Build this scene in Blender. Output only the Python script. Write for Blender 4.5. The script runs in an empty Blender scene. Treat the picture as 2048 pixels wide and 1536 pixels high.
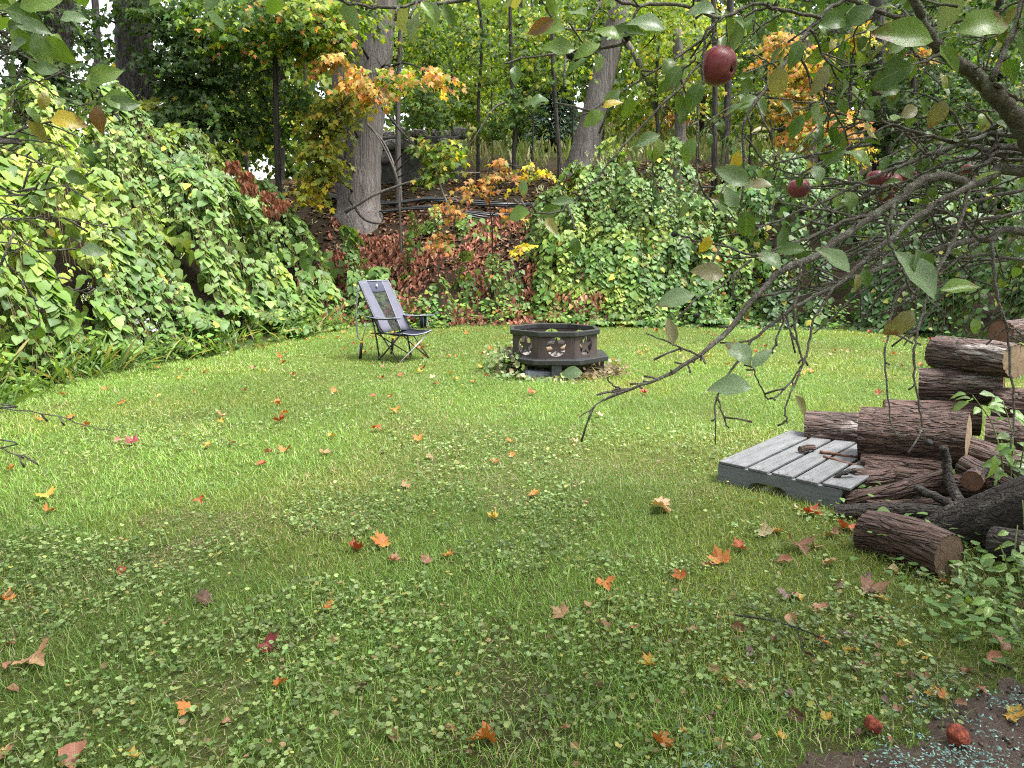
import bpy, bmesh, math, random
import numpy as np
from mathutils import Matrix, Vector

random.seed(7)
R = np.random.default_rng(11)
SC = bpy.context.scene
COL = SC.collection

# ------------------------------------------------------------------ camera
CAM_H = 1.40
FPX = 1419.0                       # focal length in pixels of the 2048 px wide photograph
PITCH = math.atan((768 - 512) / FPX)
cam_data = bpy.data.cameras.new('camera')
cam_data.sensor_width = 36.0
cam_data.lens = FPX / 2048 * 36.0
cam_data.clip_start = 0.05
cam_data.clip_end = 600.0
cam = bpy.data.objects.new('camera', cam_data)
COL.objects.link(cam)
cam.location = (0, 0, CAM_H)
cam.rotation_euler = (math.pi / 2 - PITCH, 0, 0)
SC.camera = cam

# ------------------------------------------------------------------ overcast sky and soft sun
SUN_EL, SUN_AZ = math.radians(66), math.radians(105)
world = bpy.data.worlds.new('World')
SC.world = world
world.use_nodes = True
wn = world.node_tree
for n in list(wn.nodes):
    wn.nodes.remove(n)
w_out = wn.nodes.new('ShaderNodeOutputWorld')
w_bg = wn.nodes.new('ShaderNodeBackground')
w_sky = wn.nodes.new('ShaderNodeTexSky')
w_sky.sky_type = 'NISHITA'
w_sky.sun_disc = False
w_sky.sun_elevation = SUN_EL
w_sky.sun_rotation = SUN_AZ
w_sky.air_density = 1.6
w_sky.dust_density = 4.0
w_hs = wn.nodes.new('ShaderNodeHueSaturation')      # a grey cloud cover takes the blue out
w_hs.inputs['Saturation'].default_value = 0.22
wn.links.new(w_sky.outputs[0], w_hs.inputs['Color'])
wn.links.new(w_hs.outputs[0], w_bg.inputs['Color'])
w_bg.inputs['Strength'].default_value = 0.098
wn.links.new(w_bg.outputs[0], w_out.inputs['Surface'])

sun_data = bpy.data.lights.new('sun', 'SUN')
sun_data.energy = 1.5
sun_data.angle = math.radians(20)
sun_data.color = (1.0, 0.97, 0.92)
sun = bpy.data.objects.new('sun', sun_data)
COL.objects.link(sun)
_sd = Vector((math.sin(SUN_AZ) * math.cos(SUN_EL), math.cos(SUN_AZ) * math.cos(SUN_EL), math.sin(SUN_EL)))
sun.rotation_euler = _sd.to_track_quat('Z', 'Y').to_euler()

DENOISE = False
SC.view_settings.view_transform = 'Standard'
SC.view_settings.look = 'None'
SC.view_settings.gamma = 1.0
SC.view_settings.use_curve_mapping = False
SC.view_settings.exposure = 2.5
try:
    SC.cycles.max_bounces = 7
    SC.cycles.use_denoising = DENOISE
    SC.cycles.filter_width = 1.15
    SC.cycles.transparent_max_bounces = 8
    SC.cycles.diffuse_bounces = 4
    SC.cycles.transmission_bounces = 5
except Exception:
    pass

# ------------------------------------------------------------------ pixel <-> place helpers
_cp, _sp = math.cos(PITCH), math.sin(PITCH)


def ray(u, v):
    cx, cy = (u - 1024) / FPX, (768 - v) / FPX
    return np.array([cx, _cp + cy * _sp, -_sp + cy * _cp])


def P(u, v, Y):
    d = ray(u, v)
    return np.array([0, 0, CAM_H]) + d * (Y / d[1])


def G(u, v, z=0.0):
    d = ray(u, v)
    return np.array([0, 0, CAM_H]) + d * ((z - CAM_H) / d[2])


def project(p):
    """world points (n,3) -> u, v, depth"""
    q = np.atleast_2d(p) - np.array([0, 0, CAM_H])
    fw = q[:, 1] * _cp - q[:, 2] * _sp
    up = q[:, 1] * _sp + q[:, 2] * _cp
    fs = np.where(np.abs(fw) < 1e-3, 1e-3, fw)
    return 1024 + FPX * q[:, 0] / fs, 768 - FPX * up / fs, fw


def smooth(a, b, x):
    t = np.clip((np.asarray(x, float) - a) / (b - a), 0, 1)
    return t * t * (3 - 2 * t)


_PERM = R.random((256, 256))


def vnoise(x, y):
    x = np.asarray(x, float); y = np.asarray(y, float)
    xi = np.floor(x).astype(int); yi = np.floor(y).astype(int)
    fx = x - xi; fy = y - yi
    fx = fx * fx * (3 - 2 * fx); fy = fy * fy * (3 - 2 * fy)
    g = lambda i, j: _PERM[i & 255, j & 255]
    a = g(xi, yi) * (1 - fx) + g(xi + 1, yi) * fx
    b = g(xi, yi + 1) * (1 - fx) + g(xi + 1, yi + 1) * fx
    return a * (1 - fy) + b * fy


def fbm(x, y, o=4):
    s = 0; a = .5; t = 0
    for k in range(o):
        s = s + a * vnoise(x * 2 ** k + 17.3 * k, y * 2 ** k + 5.1 * k); t += a; a *= .5
    return s / t


# ------------------------------------------------------------------ terrain
_edge_px = [(-420, 1010), (-180, 900), (0, 806), (120, 768), (250, 738), (400, 712), (540, 688), (640, 665), (720, 652), (850, 656),
            (1000, 652), (1250, 655), (1500, 655), (1700, 660), (1850, 672), (2000, 700)]
EDGE = np.array([G(u, v)[:2] for u, v in _edge_px])
LAWN_POLY = np.vstack([EDGE, [[7.6, 6.5], [8.6, 3.0], [9, -6], [-9, -6], [-6.5, 0]]])


def lawn_d(x, y):
    """signed distance to the lawn's edge, positive outside"""
    x = np.asarray(x, float); y = np.asarray(y, float)
    n = len(LAWN_POLY)
    best = np.full(x.shape, 1e9); inside = np.zeros(x.shape, bool)
    for i in range(n):
        ax, ay = LAWN_POLY[i]; bx, by = LAWN_POLY[(i + 1) % n]
        dx, dy = bx - ax, by - ay
        t = np.clip(((x - ax) * dx + (y - ay) * dy) / (dx * dx + dy * dy), 0, 1)
        best = np.minimum(best, np.hypot(x - ax - t * dx, y - ay - t * dy))
        c = ((ay > y) != (by > y)) & (x < (bx - ax) * (y - ay) / (by - ay + 1e-12) + ax)
        inside ^= c
    return np.where(inside, -best, best)


def H(x, y):
    x = np.asarray(x, float); y = np.asarray(y, float)
    d = lawn_d(x, y)
    back = np.interp(d, [0, .6, 1.5, 3.1, 5, 6.5, 10, 16, 26, 60, 200], [0, .2, .9, 2.3, 3.2, 3.6, 4.6, 6.0, 8.2, 11, 14])
    left = np.interp(d, [0, .6, 1.5, 3, 5, 7, 12, 30, 200], [0, .25, .9, 2.0, 3.0, 3.5, 3.8, 4.0, 5])
    right = np.interp(d, [0, .6, 2, 5, 10, 20, 60, 200], [0, .1, .4, 1.2, 2.6, 4.5, 9, 12])
    wl = smooth(-3.5, -7.5, x); wr = smooth(6, 10, x) * smooth(21, 15, y)
    h = back * (1 - wl) * (1 - wr) + left * wl + right * wr
    far = smooth(.3, 3, d)
    h = h + far * (fbm(x * .5, y * .5) - .5) * .5
    h = h + (fbm(x * .8 + 9, y * .8) - .5) * .03
    return h


def H1(x, y):
    return float(H(np.array([x]), np.array([y]))[0])


# ------------------------------------------------------------------ material helpers
class NT:
    def __init__(self, name, rough=.6, spec=.3):
        self.m = bpy.data.materials.new(name); self.m.use_nodes = True
        self.t = self.m.node_tree
        self.b = self.t.nodes['Principled BSDF']; self.out = self.t.nodes['Material Output']
        self.b.inputs['Roughness'].default_value = rough
        self.b.inputs['Specular IOR Level'].default_value = spec

    def n(self, typ, **kw):
        nd = self.t.nodes.new(typ)
        for k, v in kw.items():
            setattr(nd, k, v)
        return nd

    def l(self, a, b):
        self.t.links.new(a, b)

    def coord(self, which='Object', scale=(1, 1, 1)):
        c = self.n('ShaderNodeTexCoord'); m = self.n('ShaderNodeMapping')
        m.inputs['Scale'].default_value = scale
        self.l(c.outputs[which], m.inputs[0]); return m.outputs[0]

    def noise(self, vec, scale, detail=4, rough=.6, dist=0):
        nd = self.n('ShaderNodeTexNoise'); nd.inputs['Scale'].default_value = scale
        nd.inputs['Detail'].default_value = detail; nd.inputs['Roughness'].default_value = rough
        nd.inputs['Distortion'].default_value = dist
        if vec is not None: self.l(vec, nd.inputs['Vector'])
        return nd.outputs['Fac']

    def ramp(self, fac, stops):
        r = self.n('ShaderNodeValToRGB')
        e = r.color_ramp.elements
        while len(e) < len(stops): e.new(.5)
        for i, (p, c) in enumerate(stops):
            e[i].position = p; e[i].color = (*c, 1) if len(c) == 3 else c
        self.l(fac, r.inputs[0]); return r.outputs[0]

    def mix(self, fac, a, b, mode='MIX'):
        m = self.n('ShaderNodeMix', data_type='RGBA', blend_type=mode)
        for v, s in ((fac, m.inputs[0]), (a, m.inputs[6]), (b, m.inputs[7])):
            if hasattr(v, 'is_linked') or isinstance(v, bpy.types.NodeSocket): self.l(v, s)
            elif isinstance(v, tuple): s.default_value = (*v, 1)
            else: s.default_value = v
        return m.outputs[2]

    def math(self, op, a, b=0.0, c=None):
        m = self.n('ShaderNodeMath', operation=op)
        for i, v in enumerate((a, b) if c is None else (a, b, c)):
            if isinstance(v, bpy.types.NodeSocket): self.l(v, m.inputs[i])
            else: m.inputs[i].default_value = v
        return m.outputs[0]

    def color(self, sock):
        self.l(sock, self.b.inputs['Base Color']); return self

    def bump(self, h, strength=.5, dist=.02):
        b = self.n('ShaderNodeBump'); b.inputs['Strength'].default_value = strength; b.inputs['Distance'].default_value = dist
        self.l(h, b.inputs['Height']); self.l(b.outputs[0], self.b.inputs['Normal']); return self

    def translucent(self, col, fac):
        tr = self.n('ShaderNodeBsdfTranslucent'); self.l(col, tr.inputs[0])
        mx = self.n('ShaderNodeMixShader'); mx.inputs[0].default_value = fac
        self.l(self.b.outputs[0], mx.inputs[1]); self.l(tr.outputs[0], mx.inputs[2]); self.l(mx.outputs[0], self.out.inputs[0])


def plain(name, c, rough=.6, spec=.3, var=.25, scale=20, bump=0, metal=0):
    m = NT(name, rough, spec)
    v = m.noise(m.coord(), scale, 5)
    m.color(m.ramp(v, [(.3, tuple(x * (1 - var) for x in c)), (.7, tuple(min(1, x * (1 + var)) for x in c))]))
    m.b.inputs['Metallic'].default_value = metal
    if bump: m.bump(v, bump, .005)
    return m.m


def leaf_material(name, trans=.38, rough=.5, spec=.35, mottled=0.0, veins=False):
    m = NT(name, rough, spec)
    a = m.n('ShaderNodeAttribute'); a.attribute_name = 'Col'
    c = a.outputs['Color']
    if mottled:
        v = m.noise(m.coord(), 22 if veins else 7, 5)
        c = m.mix(m.math('MULTIPLY', v, 1.0), m.mix(1.0, c, (1 - mottled, 1 - mottled, 1 - mottled), 'MULTIPLY'), m.mix(1.0, c, (1 + mottled, 1 + mottled, 1 + mottled * .8), 'MULTIPLY'))
    if veins:
        uv = m.n('ShaderNodeUVMap'); uv.uv_map = 'UVMap'
        sx = m.n('ShaderNodeSeparateXYZ'); m.l(uv.outputs[0], sx.inputs[0])
        ax = m.math('ABSOLUTE', sx.outputs[0])
        side = m.math('PINGPONG', m.math('SUBTRACT', sx.outputs[1], m.math('MULTIPLY', ax, .8)), .065)
        vs = m.math('LESS_THAN', side, .010)
        mid = m.math('LESS_THAN', ax, .014)
        vein = m.math('MAXIMUM', mid, m.math('MULTIPLY', vs, .45))
        c = m.mix(m.math('MULTIPLY', vein, .40), c, m.mix(.5, c, (.42, .46, .22)))
        sp = m.noise(m.coord('Object', (1, 1, 1)), 13, 3)
        spot = m.math('GREATER_THAN', sp, .69)
        c = m.mix(m.math('MULTIPLY', spot, .55), c, (.10, .055, .02))
        oi = m.n('ShaderNodeObjectInfo')
        tipn = m.math('ADD', m.math('ADD', sx.outputs[1], m.math('MULTIPLY', ax, .9)), m.math('MULTIPLY', m.math('SUBTRACT', m.noise(m.coord('Object', (1, 1, 1)), 5, 5), .5), 1.3))
        tipf = m.math('SUBTRACT', tipn, m.math('MULTIPLY_ADD', oi.outputs['Random'], .75, .72))
        c = m.mix(m.ramp(tipf, [(.0, (0, 0, 0)), (.22, (.85, .85, .85))]), c, (.17, .075, .045))
        c = m.mix(m.math('MULTIPLY', m.math('SUBTRACT', oi.outputs['Random'], .3), .35), c, m.mix(1.0, c, (.55, .5, .5), 'MULTIPLY'))
        m.bump(m.math('MULTIPLY', vein, -1.0), .35, .002)
    m.color(c)
    tc = m.mix(1.0, c, (1.35, 1.35, .55), 'MULTIPLY')
    m.translucent(tc, trans)
    return m.m


M_LEAF = leaf_material('leaf', .36, .48, .28, .18)
M_TREELEAF = leaf_material('tree_leaf', .50, .55, .25, .2)
M_NEARLEAF = leaf_material('near_leaf', .32, .36, .55, .25, True)
M_FALLEN = leaf_material('fallen_leaf', .18, .55, .35, .35, True)
M_GRASS = leaf_material('grass', .35, .5, .3, 0)
M_DRY = leaf_material('dry_leaf', .2, .7, .2, .25)


def bark_material(name, dark, light, pale=None, pale_amt=0.0, scale=14, stretch=(1, 1, .16), rough=.75, bump=.9, dist=.03, gloss=.25, cracks=.5):
    m = NT(name, rough, gloss)
    v = m.coord('Object', stretch)
    warp = m.noise(v, scale * .35, 3)
    n1 = m.noise(v, scale, 8, .65, 1.2)
    vor = m.n('ShaderNodeTexVoronoi', feature='DISTANCE_TO_EDGE'); vor.inputs['Scale'].default_value = scale * 1.1
    vd = m.n('ShaderNodeVectorMath', operation='ADD'); m.l(v, vd.inputs[0])
    nm = m.n('ShaderNodeTexNoise'); nm.inputs['Scale'].default_value = scale * .6; m.l(v, nm.inputs['Vector'])
    sc = m.n('ShaderNodeVectorMath', operation='SCALE'); sc.inputs['Scale'].default_value = .12; m.l(nm.outputs['Color'], sc.inputs[0])
    m.l(sc.outputs[0], vd.inputs[1]); m.l(vd.outputs[0], vor.inputs['Vector'])
    crack = m.ramp(vor.outputs['Distance'], [(0, (0, 0, 0)), (.16, (1, 1, 1))])
    h = m.math('ADD', m.math('MULTIPLY', crack, 1.2 * cracks), n1)
    c = m.ramp(n1, [(.3, dark), (.68, light)])
    c = m.mix(m.math('MULTIPLY', m.math('SUBTRACT', 1.0, crack), cracks), c, tuple(x * .35 for x in dark))
    if pale:
        pn = m.noise(m.coord('Object', (stretch[0] * .8, stretch[1] * .8, stretch[2] * .8)), scale * .55, 6, .7, .5)
        c = m.mix(m.math('MULTIPLY', m.ramp(pn, [(.52, (0, 0, 0)), (.66, (1, 1, 1))]), pale_amt), c, pale)
    c = m.mix(m.math('MULTIPLY', warp, .35), c, tuple(x * .6 for x in dark))
    m.color(c); m.bump(h, bump, dist)
    return m.m


M_MAPLEBARK = bark_material('maple_bark', (.085, .073, .067), (.20, .18, .167), (.31, .29, .27), .45, 15, (1, 1, .08), .8, .7, .03, .25, .3)
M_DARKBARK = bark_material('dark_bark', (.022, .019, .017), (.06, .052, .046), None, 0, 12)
M_BRANCH = bark_material('apple_branch_bark', (.065, .053, .047), (.22, .19, .17), (.33, .37, .32), .55, 60, (1, 1, 1), .7, .6, .004)
M_LOG = bark_material('log_bark', (.046, .024, .018), (.135, .072, .053), (.28, .20, .16), .22, 26, (.16, 1, 1), .6, 1.0, .03, .4)
M_LOGWHITE = bark_material('log_bark_bleached', (.045, .026, .021), (.14, .085, .068), (.62, .56, .52), .8, 22, (.14, 1, 1), .6, 1.0, .03, .4)
M_LOGDARK = bark_material('log_bark_dark', (.012, .009, .008), (.050, .037, .030), (.15, .145, .115), .6, 26, (.55, 1, 1), .65, 1.0, .03, .35, .25)


def wood_end(name, a, b):
    m = NT(name, .8, .2)
    c = m.n('ShaderNodeTexCoord')
    s = m.n('ShaderNodeSeparateXYZ'); m.l(c.outputs['Object'], s.inputs[0])
    r = m.math('SQRT', m.math('ADD', m.math('MULTIPLY', s.outputs[1], s.outputs[1]), m.math('MULTIPLY', s.outputs[2], s.outputs[2])))
    nz = m.noise(c.outputs['Object'], 14, 5)
    ring = m.math('SINE', m.math('MULTIPLY', m.math('ADD', r, m.math('MULTIPLY', nz, .03)), 520))
    col = m.mix(m.math('MULTIPLY_ADD', ring, .25, .4), a, b)
    col = m.mix(m.ramp(m.noise(c.outputs['Object'], 30, 4), [(.45, (0, 0, 0)), (.75, (.6, .6, .6))]), col, tuple(x * .45 for x in a))
    ang = m.math('ARCTAN2', s.outputs[1], s.outputs[2])
    chk = m.math('PINGPONG', m.math('ADD', ang, m.math('MULTIPLY', nz, 1.6)), .62)
    ck = m.math('MULTIPLY', m.math('LESS_THAN', chk, m.math('MULTIPLY', m.math('SUBTRACT', nz, .38), .22)), .8)
    col = m.mix(ck, col, tuple(x * .22 for x in a))
    m.color(col); m.bump(nz, .3, .01)
    return m.m


M_ENDPALE = wood_end('cut_wood_pale', (.18, .125, .078), (.26, .19, .125))
M_ENDRED = wood_end('cut_wood_red', (.11, .055, .036), (.17, .09, .06))
M_ENDOLD = wood_end('cut_wood_weathered', (.085, .055, .036), (.15, .11, .08))


# ------------------------------------------------------------------ mesh helpers
def link(name, mesh, mat=None, parent=None):
    o = bpy.data.objects.new(name, mesh)
    COL.objects.link(o)
    if mat is not None and not mesh.materials: mesh.materials.append(mat)
    if parent is not None: o.parent = parent
    return o


def empty(name, loc=(0, 0, 0), rot=(0, 0, 0)):
    o = bpy.data.objects.new(name, None); COL.objects.link(o)
    o.location = loc; o.rotation_euler = rot; o.empty_display_size = .1
    return o


def tag(o, label=None, cat=None, group=None, kind=None):
    if label: o['label'] = label
    if cat: o['category'] = cat
    if group: o['group'] = group
    if kind: o['kind'] = kind
    return o


def np_mesh(name, verts, faces, cols=None, uvs=None, smooth_sh=False):
    """faces: list of (m,k) int arrays"""
    me = bpy.data.meshes.new(name)
    verts = np.asarray(verts, np.float32)
    me.vertices.add(len(verts)); me.vertices.foreach_set('co', verts.ravel())
    if not isinstance(faces, list): faces = [faces]
    faces = [np.asarray(f, np.int32) for f in faces if len(f)]
    loops = np.concatenate([f.ravel() for f in faces])
    tot = np.concatenate([np.full(len(f), f.shape[1], np.int32) for f in faces])
    me.loops.add(len(loops)); me.loops.foreach_set('vertex_index', loops)
    me.polygons.add(len(tot))
    st = np.zeros(len(tot), np.int32); st[1:] = np.cumsum(tot)[:-1]
    me.polygons.foreach_set('loop_start', st)
    try: me.polygons.foreach_set('loop_total', tot)
    except Exception: pass
    if smooth_sh: me.polygons.foreach_set('use_smooth', np.ones(len(tot), bool))
    if cols is not None:
        at = me.attributes.new('Col', 'FLOAT_COLOR', 'POINT')
        c4 = np.ones((len(verts), 4), np.float32); c4[:, :3] = cols
        at.data.foreach_set('color', c4.ravel())
    if uvs is not None:
        ul = me.uv_layers.new(name='UVMap')
        ul.data.foreach_set('uv', np.asarray(uvs, np.float32)[loops].ravel())
    me.update(calc_edges=True)
    return me


class Geo:
    """collects verts and faces of one mesh"""
    def __init__(self): self.v = []; self.f = []; self.n = 0

    def add(self, verts, faces):
        self.v.append(np.asarray(verts, float))
        for f in faces: self.f.append(tuple(int(i) + self.n for i in f))
        self.n += len(verts); return self

    def box(self, c, s, M=None):
        c = np.array(c, float); s = np.array(s, float) / 2
        v = np.array([[x, y, z] for x in (-1, 1) for y in (-1, 1) for z in (-1, 1)]) * s + c
        if M is not None: v = v @ np.array(M).T
        return self.add(v, [(0, 1, 3, 2), (4, 6, 7, 5), (0, 4, 5, 1), (2, 3, 7, 6), (0, 2, 6, 4), (1, 5, 7, 3)])

    def tube(self, pts, rad, sides=8, cap=True, wob=0.0):
        pts = np.asarray(pts, float); n = len(pts)
        rad = np.full(n, rad, float) if np.isscalar(rad) else np.asarray(rad, float)
        t = np.gradient(pts, axis=0); t /= np.linalg.norm(t, axis=1)[:, None] + 1e-12
        a = np.array([0, 0, 1.0]) if abs(t[0][2]) < .9 else np.array([1.0, 0, 0])
        u = np.cross(t[0], a); u /= np.linalg.norm(u)
        V = []; ang = np.arange(sides) * 2 * math.pi / sides
        for i in range(n):
            u = u - t[i] * (u @ t[i]); u /= np.linalg.norm(u) + 1e-12
            w = np.cross(t[i], u)
            r = rad[i] * (1 + wob * (R.random(sides) - .5) * 2 if wob else 1)
            V.append(pts[i] + (np.cos(ang) * r)[:, None] * u + (np.sin(ang) * r)[:, None] * w)
        F = []
        for i in range(n - 1):
            for k in range(sides):
                k2 = (k + 1) % sides
                F.append((i * sides + k, i * sides + k2, (i + 1) * sides + k2, (i + 1) * sides + k))
        if cap:
            F.append(tuple(range(sides))[::-1]); F.append(tuple((n - 1) * sides + k for k in range(sides)))
        return self.add(np.vstack(V), F)

    def mesh(self, name, smooth_sh=True):
        me = bpy.data.meshes.new(name)
        me.from_pydata(np.vstack(self.v).tolist(), [], self.f)
        if smooth_sh: me.polygons.foreach_set('use_smooth', np.ones(len(me.polygons), bool))
        me.update(); return me

    def build(self, name, mat, parent=None, smooth_sh=True):
        return link(name, self.mesh(name, smooth_sh), mat, parent)


def curve_pts(pts, n):
    """Catmull-Rom through pts, n samples"""
    pts = np.asarray(pts, float)
    if len(pts) < 3:
        t = np.linspace(0, 1, n)[:, None]; return pts[0] * (1 - t) + pts[-1] * t
    q = np.vstack([2 * pts[0] - pts[1], pts, 2 * pts[-1] - pts[-2]])
    out = []
    for s in np.linspace(0, len(pts) - 1 - 1e-9, n):
        i = int(s); t = s - i
        a, b, c, d = q[i:i + 4]
        out.append(.5 * (2 * b + (c - a) * t + (2 * a - 5 * b + 4 * c - d) * t * t + (3 * b - a - 3 * c + d) * t ** 3))
    return np.array(out)


# ------------------------------------------------------------------ leaf shapes (x across, y to the tip, z the normal), length about 1
def fan(outline, cup=0.0, fold=0.0, droop=0.0, centre=(0, .45)):
    o = np.array(outline, float)
    v = np.vstack([[centre[0], centre[1]], o])
    z = -cup * ((v[:, 0]) ** 2 + (v[:, 1] - centre[1]) ** 2) + fold * np.abs(v[:, 0]) - droop * v[:, 1] ** 2
    V = np.column_stack([v, z]); n = len(o)
    F = np.array([(0, 1 + i, 1 + (i + 1) % n) for i in range(n)])
    return V, F


def half(pts):
    return pts + [(-x, y) for x, y in pts[::-1] if abs(x) > 1e-6]


T_HEART = fan(half([(0, .03), (.26, -.01), (.46, .26), (.40, .58), (.17, .86), (0, 1.02)]), fold=.14, droop=.28)
T_HEART2 = fan(half([(0, .02), (.28, .03), (.42, .3), (.24, .7), (0, 1.0)]), fold=.12, droop=.15)
_mo = [(0, 0), (.34, -.02), (.32, .12), (.55, .22), (.40, .30), (.62, .58), (.20, .50), (.22, .74), (0, 1.02)]
T_MAPLE = fan(half(_mo), fold=.12, droop=.25, centre=(0, .3))
T_MAPLE_FAR = fan(half([(0, 0), (.5, .12), (.3, .3), (.52, .62), (.16, .55), (0, 1.0)]), fold=.12, droop=.2, centre=(0, .3))
T_CARD = fan(half([(0, 0), (.36, .25), (.3, .7), (0, 1.0)]), fold=.15, droop=.2, centre=(0, .4))
T_IVY = fan([(0, .16), (.28, -.06), (.52, .18), (.50, .52), (.26, .92), (0, .86), (-.26, .92), (-.50, .52), (-.52, .18), (-.28, -.06)], cup=-.35, fold=.12, centre=(0, .4))
T_FLAKE = (np.array([[0, 0, 0], [.22, .4, .05], [0, 1, 0], [-.2, .5, -.05]]), np.array([[0, 1, 2], [0, 2, 3]]))
T_CLOD = (np.array([[.5, 0, 0], [-.5, 0, 0], [0, .45, 0], [0, -.45, 0], [0, 0, .35], [0, 0, -.35]]), np.array([[0, 2, 4], [2, 1, 4], [1, 3, 4], [3, 0, 4], [2, 0, 5], [1, 2, 5], [3, 1, 5], [0, 3, 5]]))
T_DRYLEAF = fan(half([(0, 0), (.16, .2), (.2, .55), (.06, .8), (0, 1.0)]), fold=.5, droop=.45, centre=(0, .4))


def strip_leaf(width, prof, nseg=8, fold=.25, curl=.5, twist=0.0, wave=0.0):
    """a long leaf as a strip folded on its midrib; returns verts, quads, uv"""
    V = []; UV = []; F = []
    y = 0; z = 0; a = 0
    for i in range(nseg + 1):
        t = i / nseg
        w = width * np.interp(t, [p[0] for p in prof], [p[1] for p in prof])
        ca, sa = math.cos(twist * t), math.sin(twist * t)
        for s in (-1, -.5, 0, .5, 1):
            x = s * w; zz = fold * abs(s) * w + wave * math.sin(t * 13 + s * 2) * abs(s) * w
            V.append((x * ca - zz * sa, y, z + x * sa + zz * ca)); UV.append((x, t))
        a = -curl * t
        y += math.cos(a) / nseg; z += math.sin(a) / nseg
    for i in range(nseg):
        for k in range(4):
            F.append((i * 5 + k, i * 5 + k + 1, i * 5 + 6 + k, i * 5 + 5 + k))
    return np.array(V), np.array(F), np.array(UV)


APPLE_PROF = [(0, .02), (.08, .35), (.25, .85), (.45, 1.0), (.65, .86), (.85, .45), (1, .02)]


def frames(tip, nrm):
    tip = tip / (np.linalg.norm(tip, axis=1)[:, None] + 1e-9)
    x = np.cross(tip, nrm); x /= np.linalg.norm(x, axis=1)[:, None] + 1e-9
    z = np.cross(x, tip)
    return np.stack([x, tip, z], axis=2)       # columns


def pick(palette, n, rng=R):
    """palette: [(weight, colour), ...] -> n colours with jitter"""
    w = np.array([p[0] for p in palette], float); c = np.array([p[1] for p in palette], float)
    k = rng.choice(len(w), n, p=w / w.sum())
    return c[k] * (1 + (rng.random((n, 1)) - .5) * .5) * (1 + (rng.random((n, 3)) - .5) * .16)


def leaf_cloud(name, tmpl, pos, Mx, scale, cols, mat, parent=None, kind=None):
    V, F = tmpl[0], tmpl[1]
    N, n = len(pos), len(V)
    verts = np.einsum('nij,kj->nki', Mx, V) * np.asarray(scale).reshape(-1, 1, 1) + pos[:, None, :]
    faces = (F[None] + (np.arange(N) * n)[:, None, None]).reshape(-1, F.shape[1])
    me = np_mesh(name, verts.reshape(-1, 3), faces, np.repeat(np.clip(cols, 0, 1), n, axis=0))
    o = link(name, me, mat, parent)
    if kind: o['kind'] = kind
    return o


def leaf_objects(name, tmpl, pos, Mx, scale, cols, mat, parent, ncol=10):
    """single leaves, sharing meshes: one mesh per colour bin"""
    bins = cols[R.choice(len(cols), min(ncol, len(cols)), replace=False)]
    meshes = []
    for b in bins:
        me = np_mesh(name, tmpl[0], tmpl[1], np.tile(np.clip(b, 0, 1), (len(tmpl[0]), 1)), tmpl[2] if len(tmpl) > 2 else tmpl[0][:, :2])
        me.materials.append(mat); meshes.append(me)
    for p, m, s, c in zip(pos, Mx, scale, cols):
        k = int(np.argmin(((bins - c) ** 2).sum(1)))
        o = link(name, meshes[k], None, parent)
        Mm = Matrix(m.tolist()).to_4x4() @ Matrix.Scale(float(s), 4); Mm.translation = Vector(p)
        if parent is not None: Mm = parent.matrix_basis.inverted() @ Mm
        o.matrix_basis = Mm


def split_near(pos, size, n):
    """the n leaves that show largest in the picture"""
    u, v, d = project(pos)
    ok = (u > 10) & (u < 2038) & (v > 10) & (v < 1526) & (d > .2)
    score = np.where(ok, size / np.maximum(d, .2) * (.8 + .4 * R.random(len(pos))), -1)
    idx = np.argsort(-score)[:n]
    idx = idx[score[idx] > 0]
    m = np.zeros(len(pos), bool); m[idx] = True
    return m


# colours: albedo of the leaves, woodland greens darkened to stand in for deep shade
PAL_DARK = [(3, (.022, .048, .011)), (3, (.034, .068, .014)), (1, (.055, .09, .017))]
PAL_GREEN = [(3, (.040, .088, .014)), (3, (.062, .122, .018)), (1, (.11, .17, .025)), (.25, (.32, .26, .035))]
PAL_YG = [(3, (.13, .205, .022)), (3, (.20, .265, .026)), (2, (.075, .14, .016)), (.7, (.38, .34, .035))]
PAL_OLIVE = [(3, (.15, .18, .025)), (2, (.22, .22, .03)), (1, (.36, .26, .03)), (1, (.09, .13, .02))]
PAL_ORANGE = [(3, (.50, .24, .07)), (2, (.48, .31, .09)), (2, (.38, .31, .07)), (1, (.42, .14, .07)), (1, (.22, .24, .05))]
PAL_RUST = [(3, (.36, .15, .05)), (2, (.42, .24, .07)), (1, (.30, .21, .06)), (1, (.15, .17, .04)), (.8, (.24, .08, .04))]
PAL_YELLOW = [(3, (.52, .40, .04)), (2, (.38, .36, .04)), (1, (.55, .27, .04))]
PAL_KNOT = [(4, (.20, .29, .045)), (3, (.27, .36, .06)), (3, (.14, .23, .04)), (.3, (.44, .38, .06)), (1, (.34, .41, .08))]
PAL_KNOTB = [(4, (.11, .19, .05)), (3, (.145, .235, .065)), (2, (.08, .15, .04)), (.15, (.40, .36, .06))]
PAL_THICK = [(4, (.09, .18, .035)), (3, (.13, .23, .045)), (3, (.06, .13, .028)), (.5, (.36, .34, .06)), (.12, (.35, .14, .04))]
PAL_RIGHT = [(4, (.045, .10, .028)), (3, (.07, .14, .035)), (1, (.12, .20, .04)), (.3, (.34, .33, .06))]
PAL_BROWN = [(4, (.20, .07, .048)), (3, (.28, .11, .07)), (2, (.12, .045, .03)), (1.2, (.34, .19, .12))]
PAL_APPLE = [(4, (.10, .18, .035)), (3, (.15, .23, .05)), (2, (.075, .14, .03)), (1.2, (.26, .32, .20)), (.6, (.33, .30, .10))]

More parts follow.
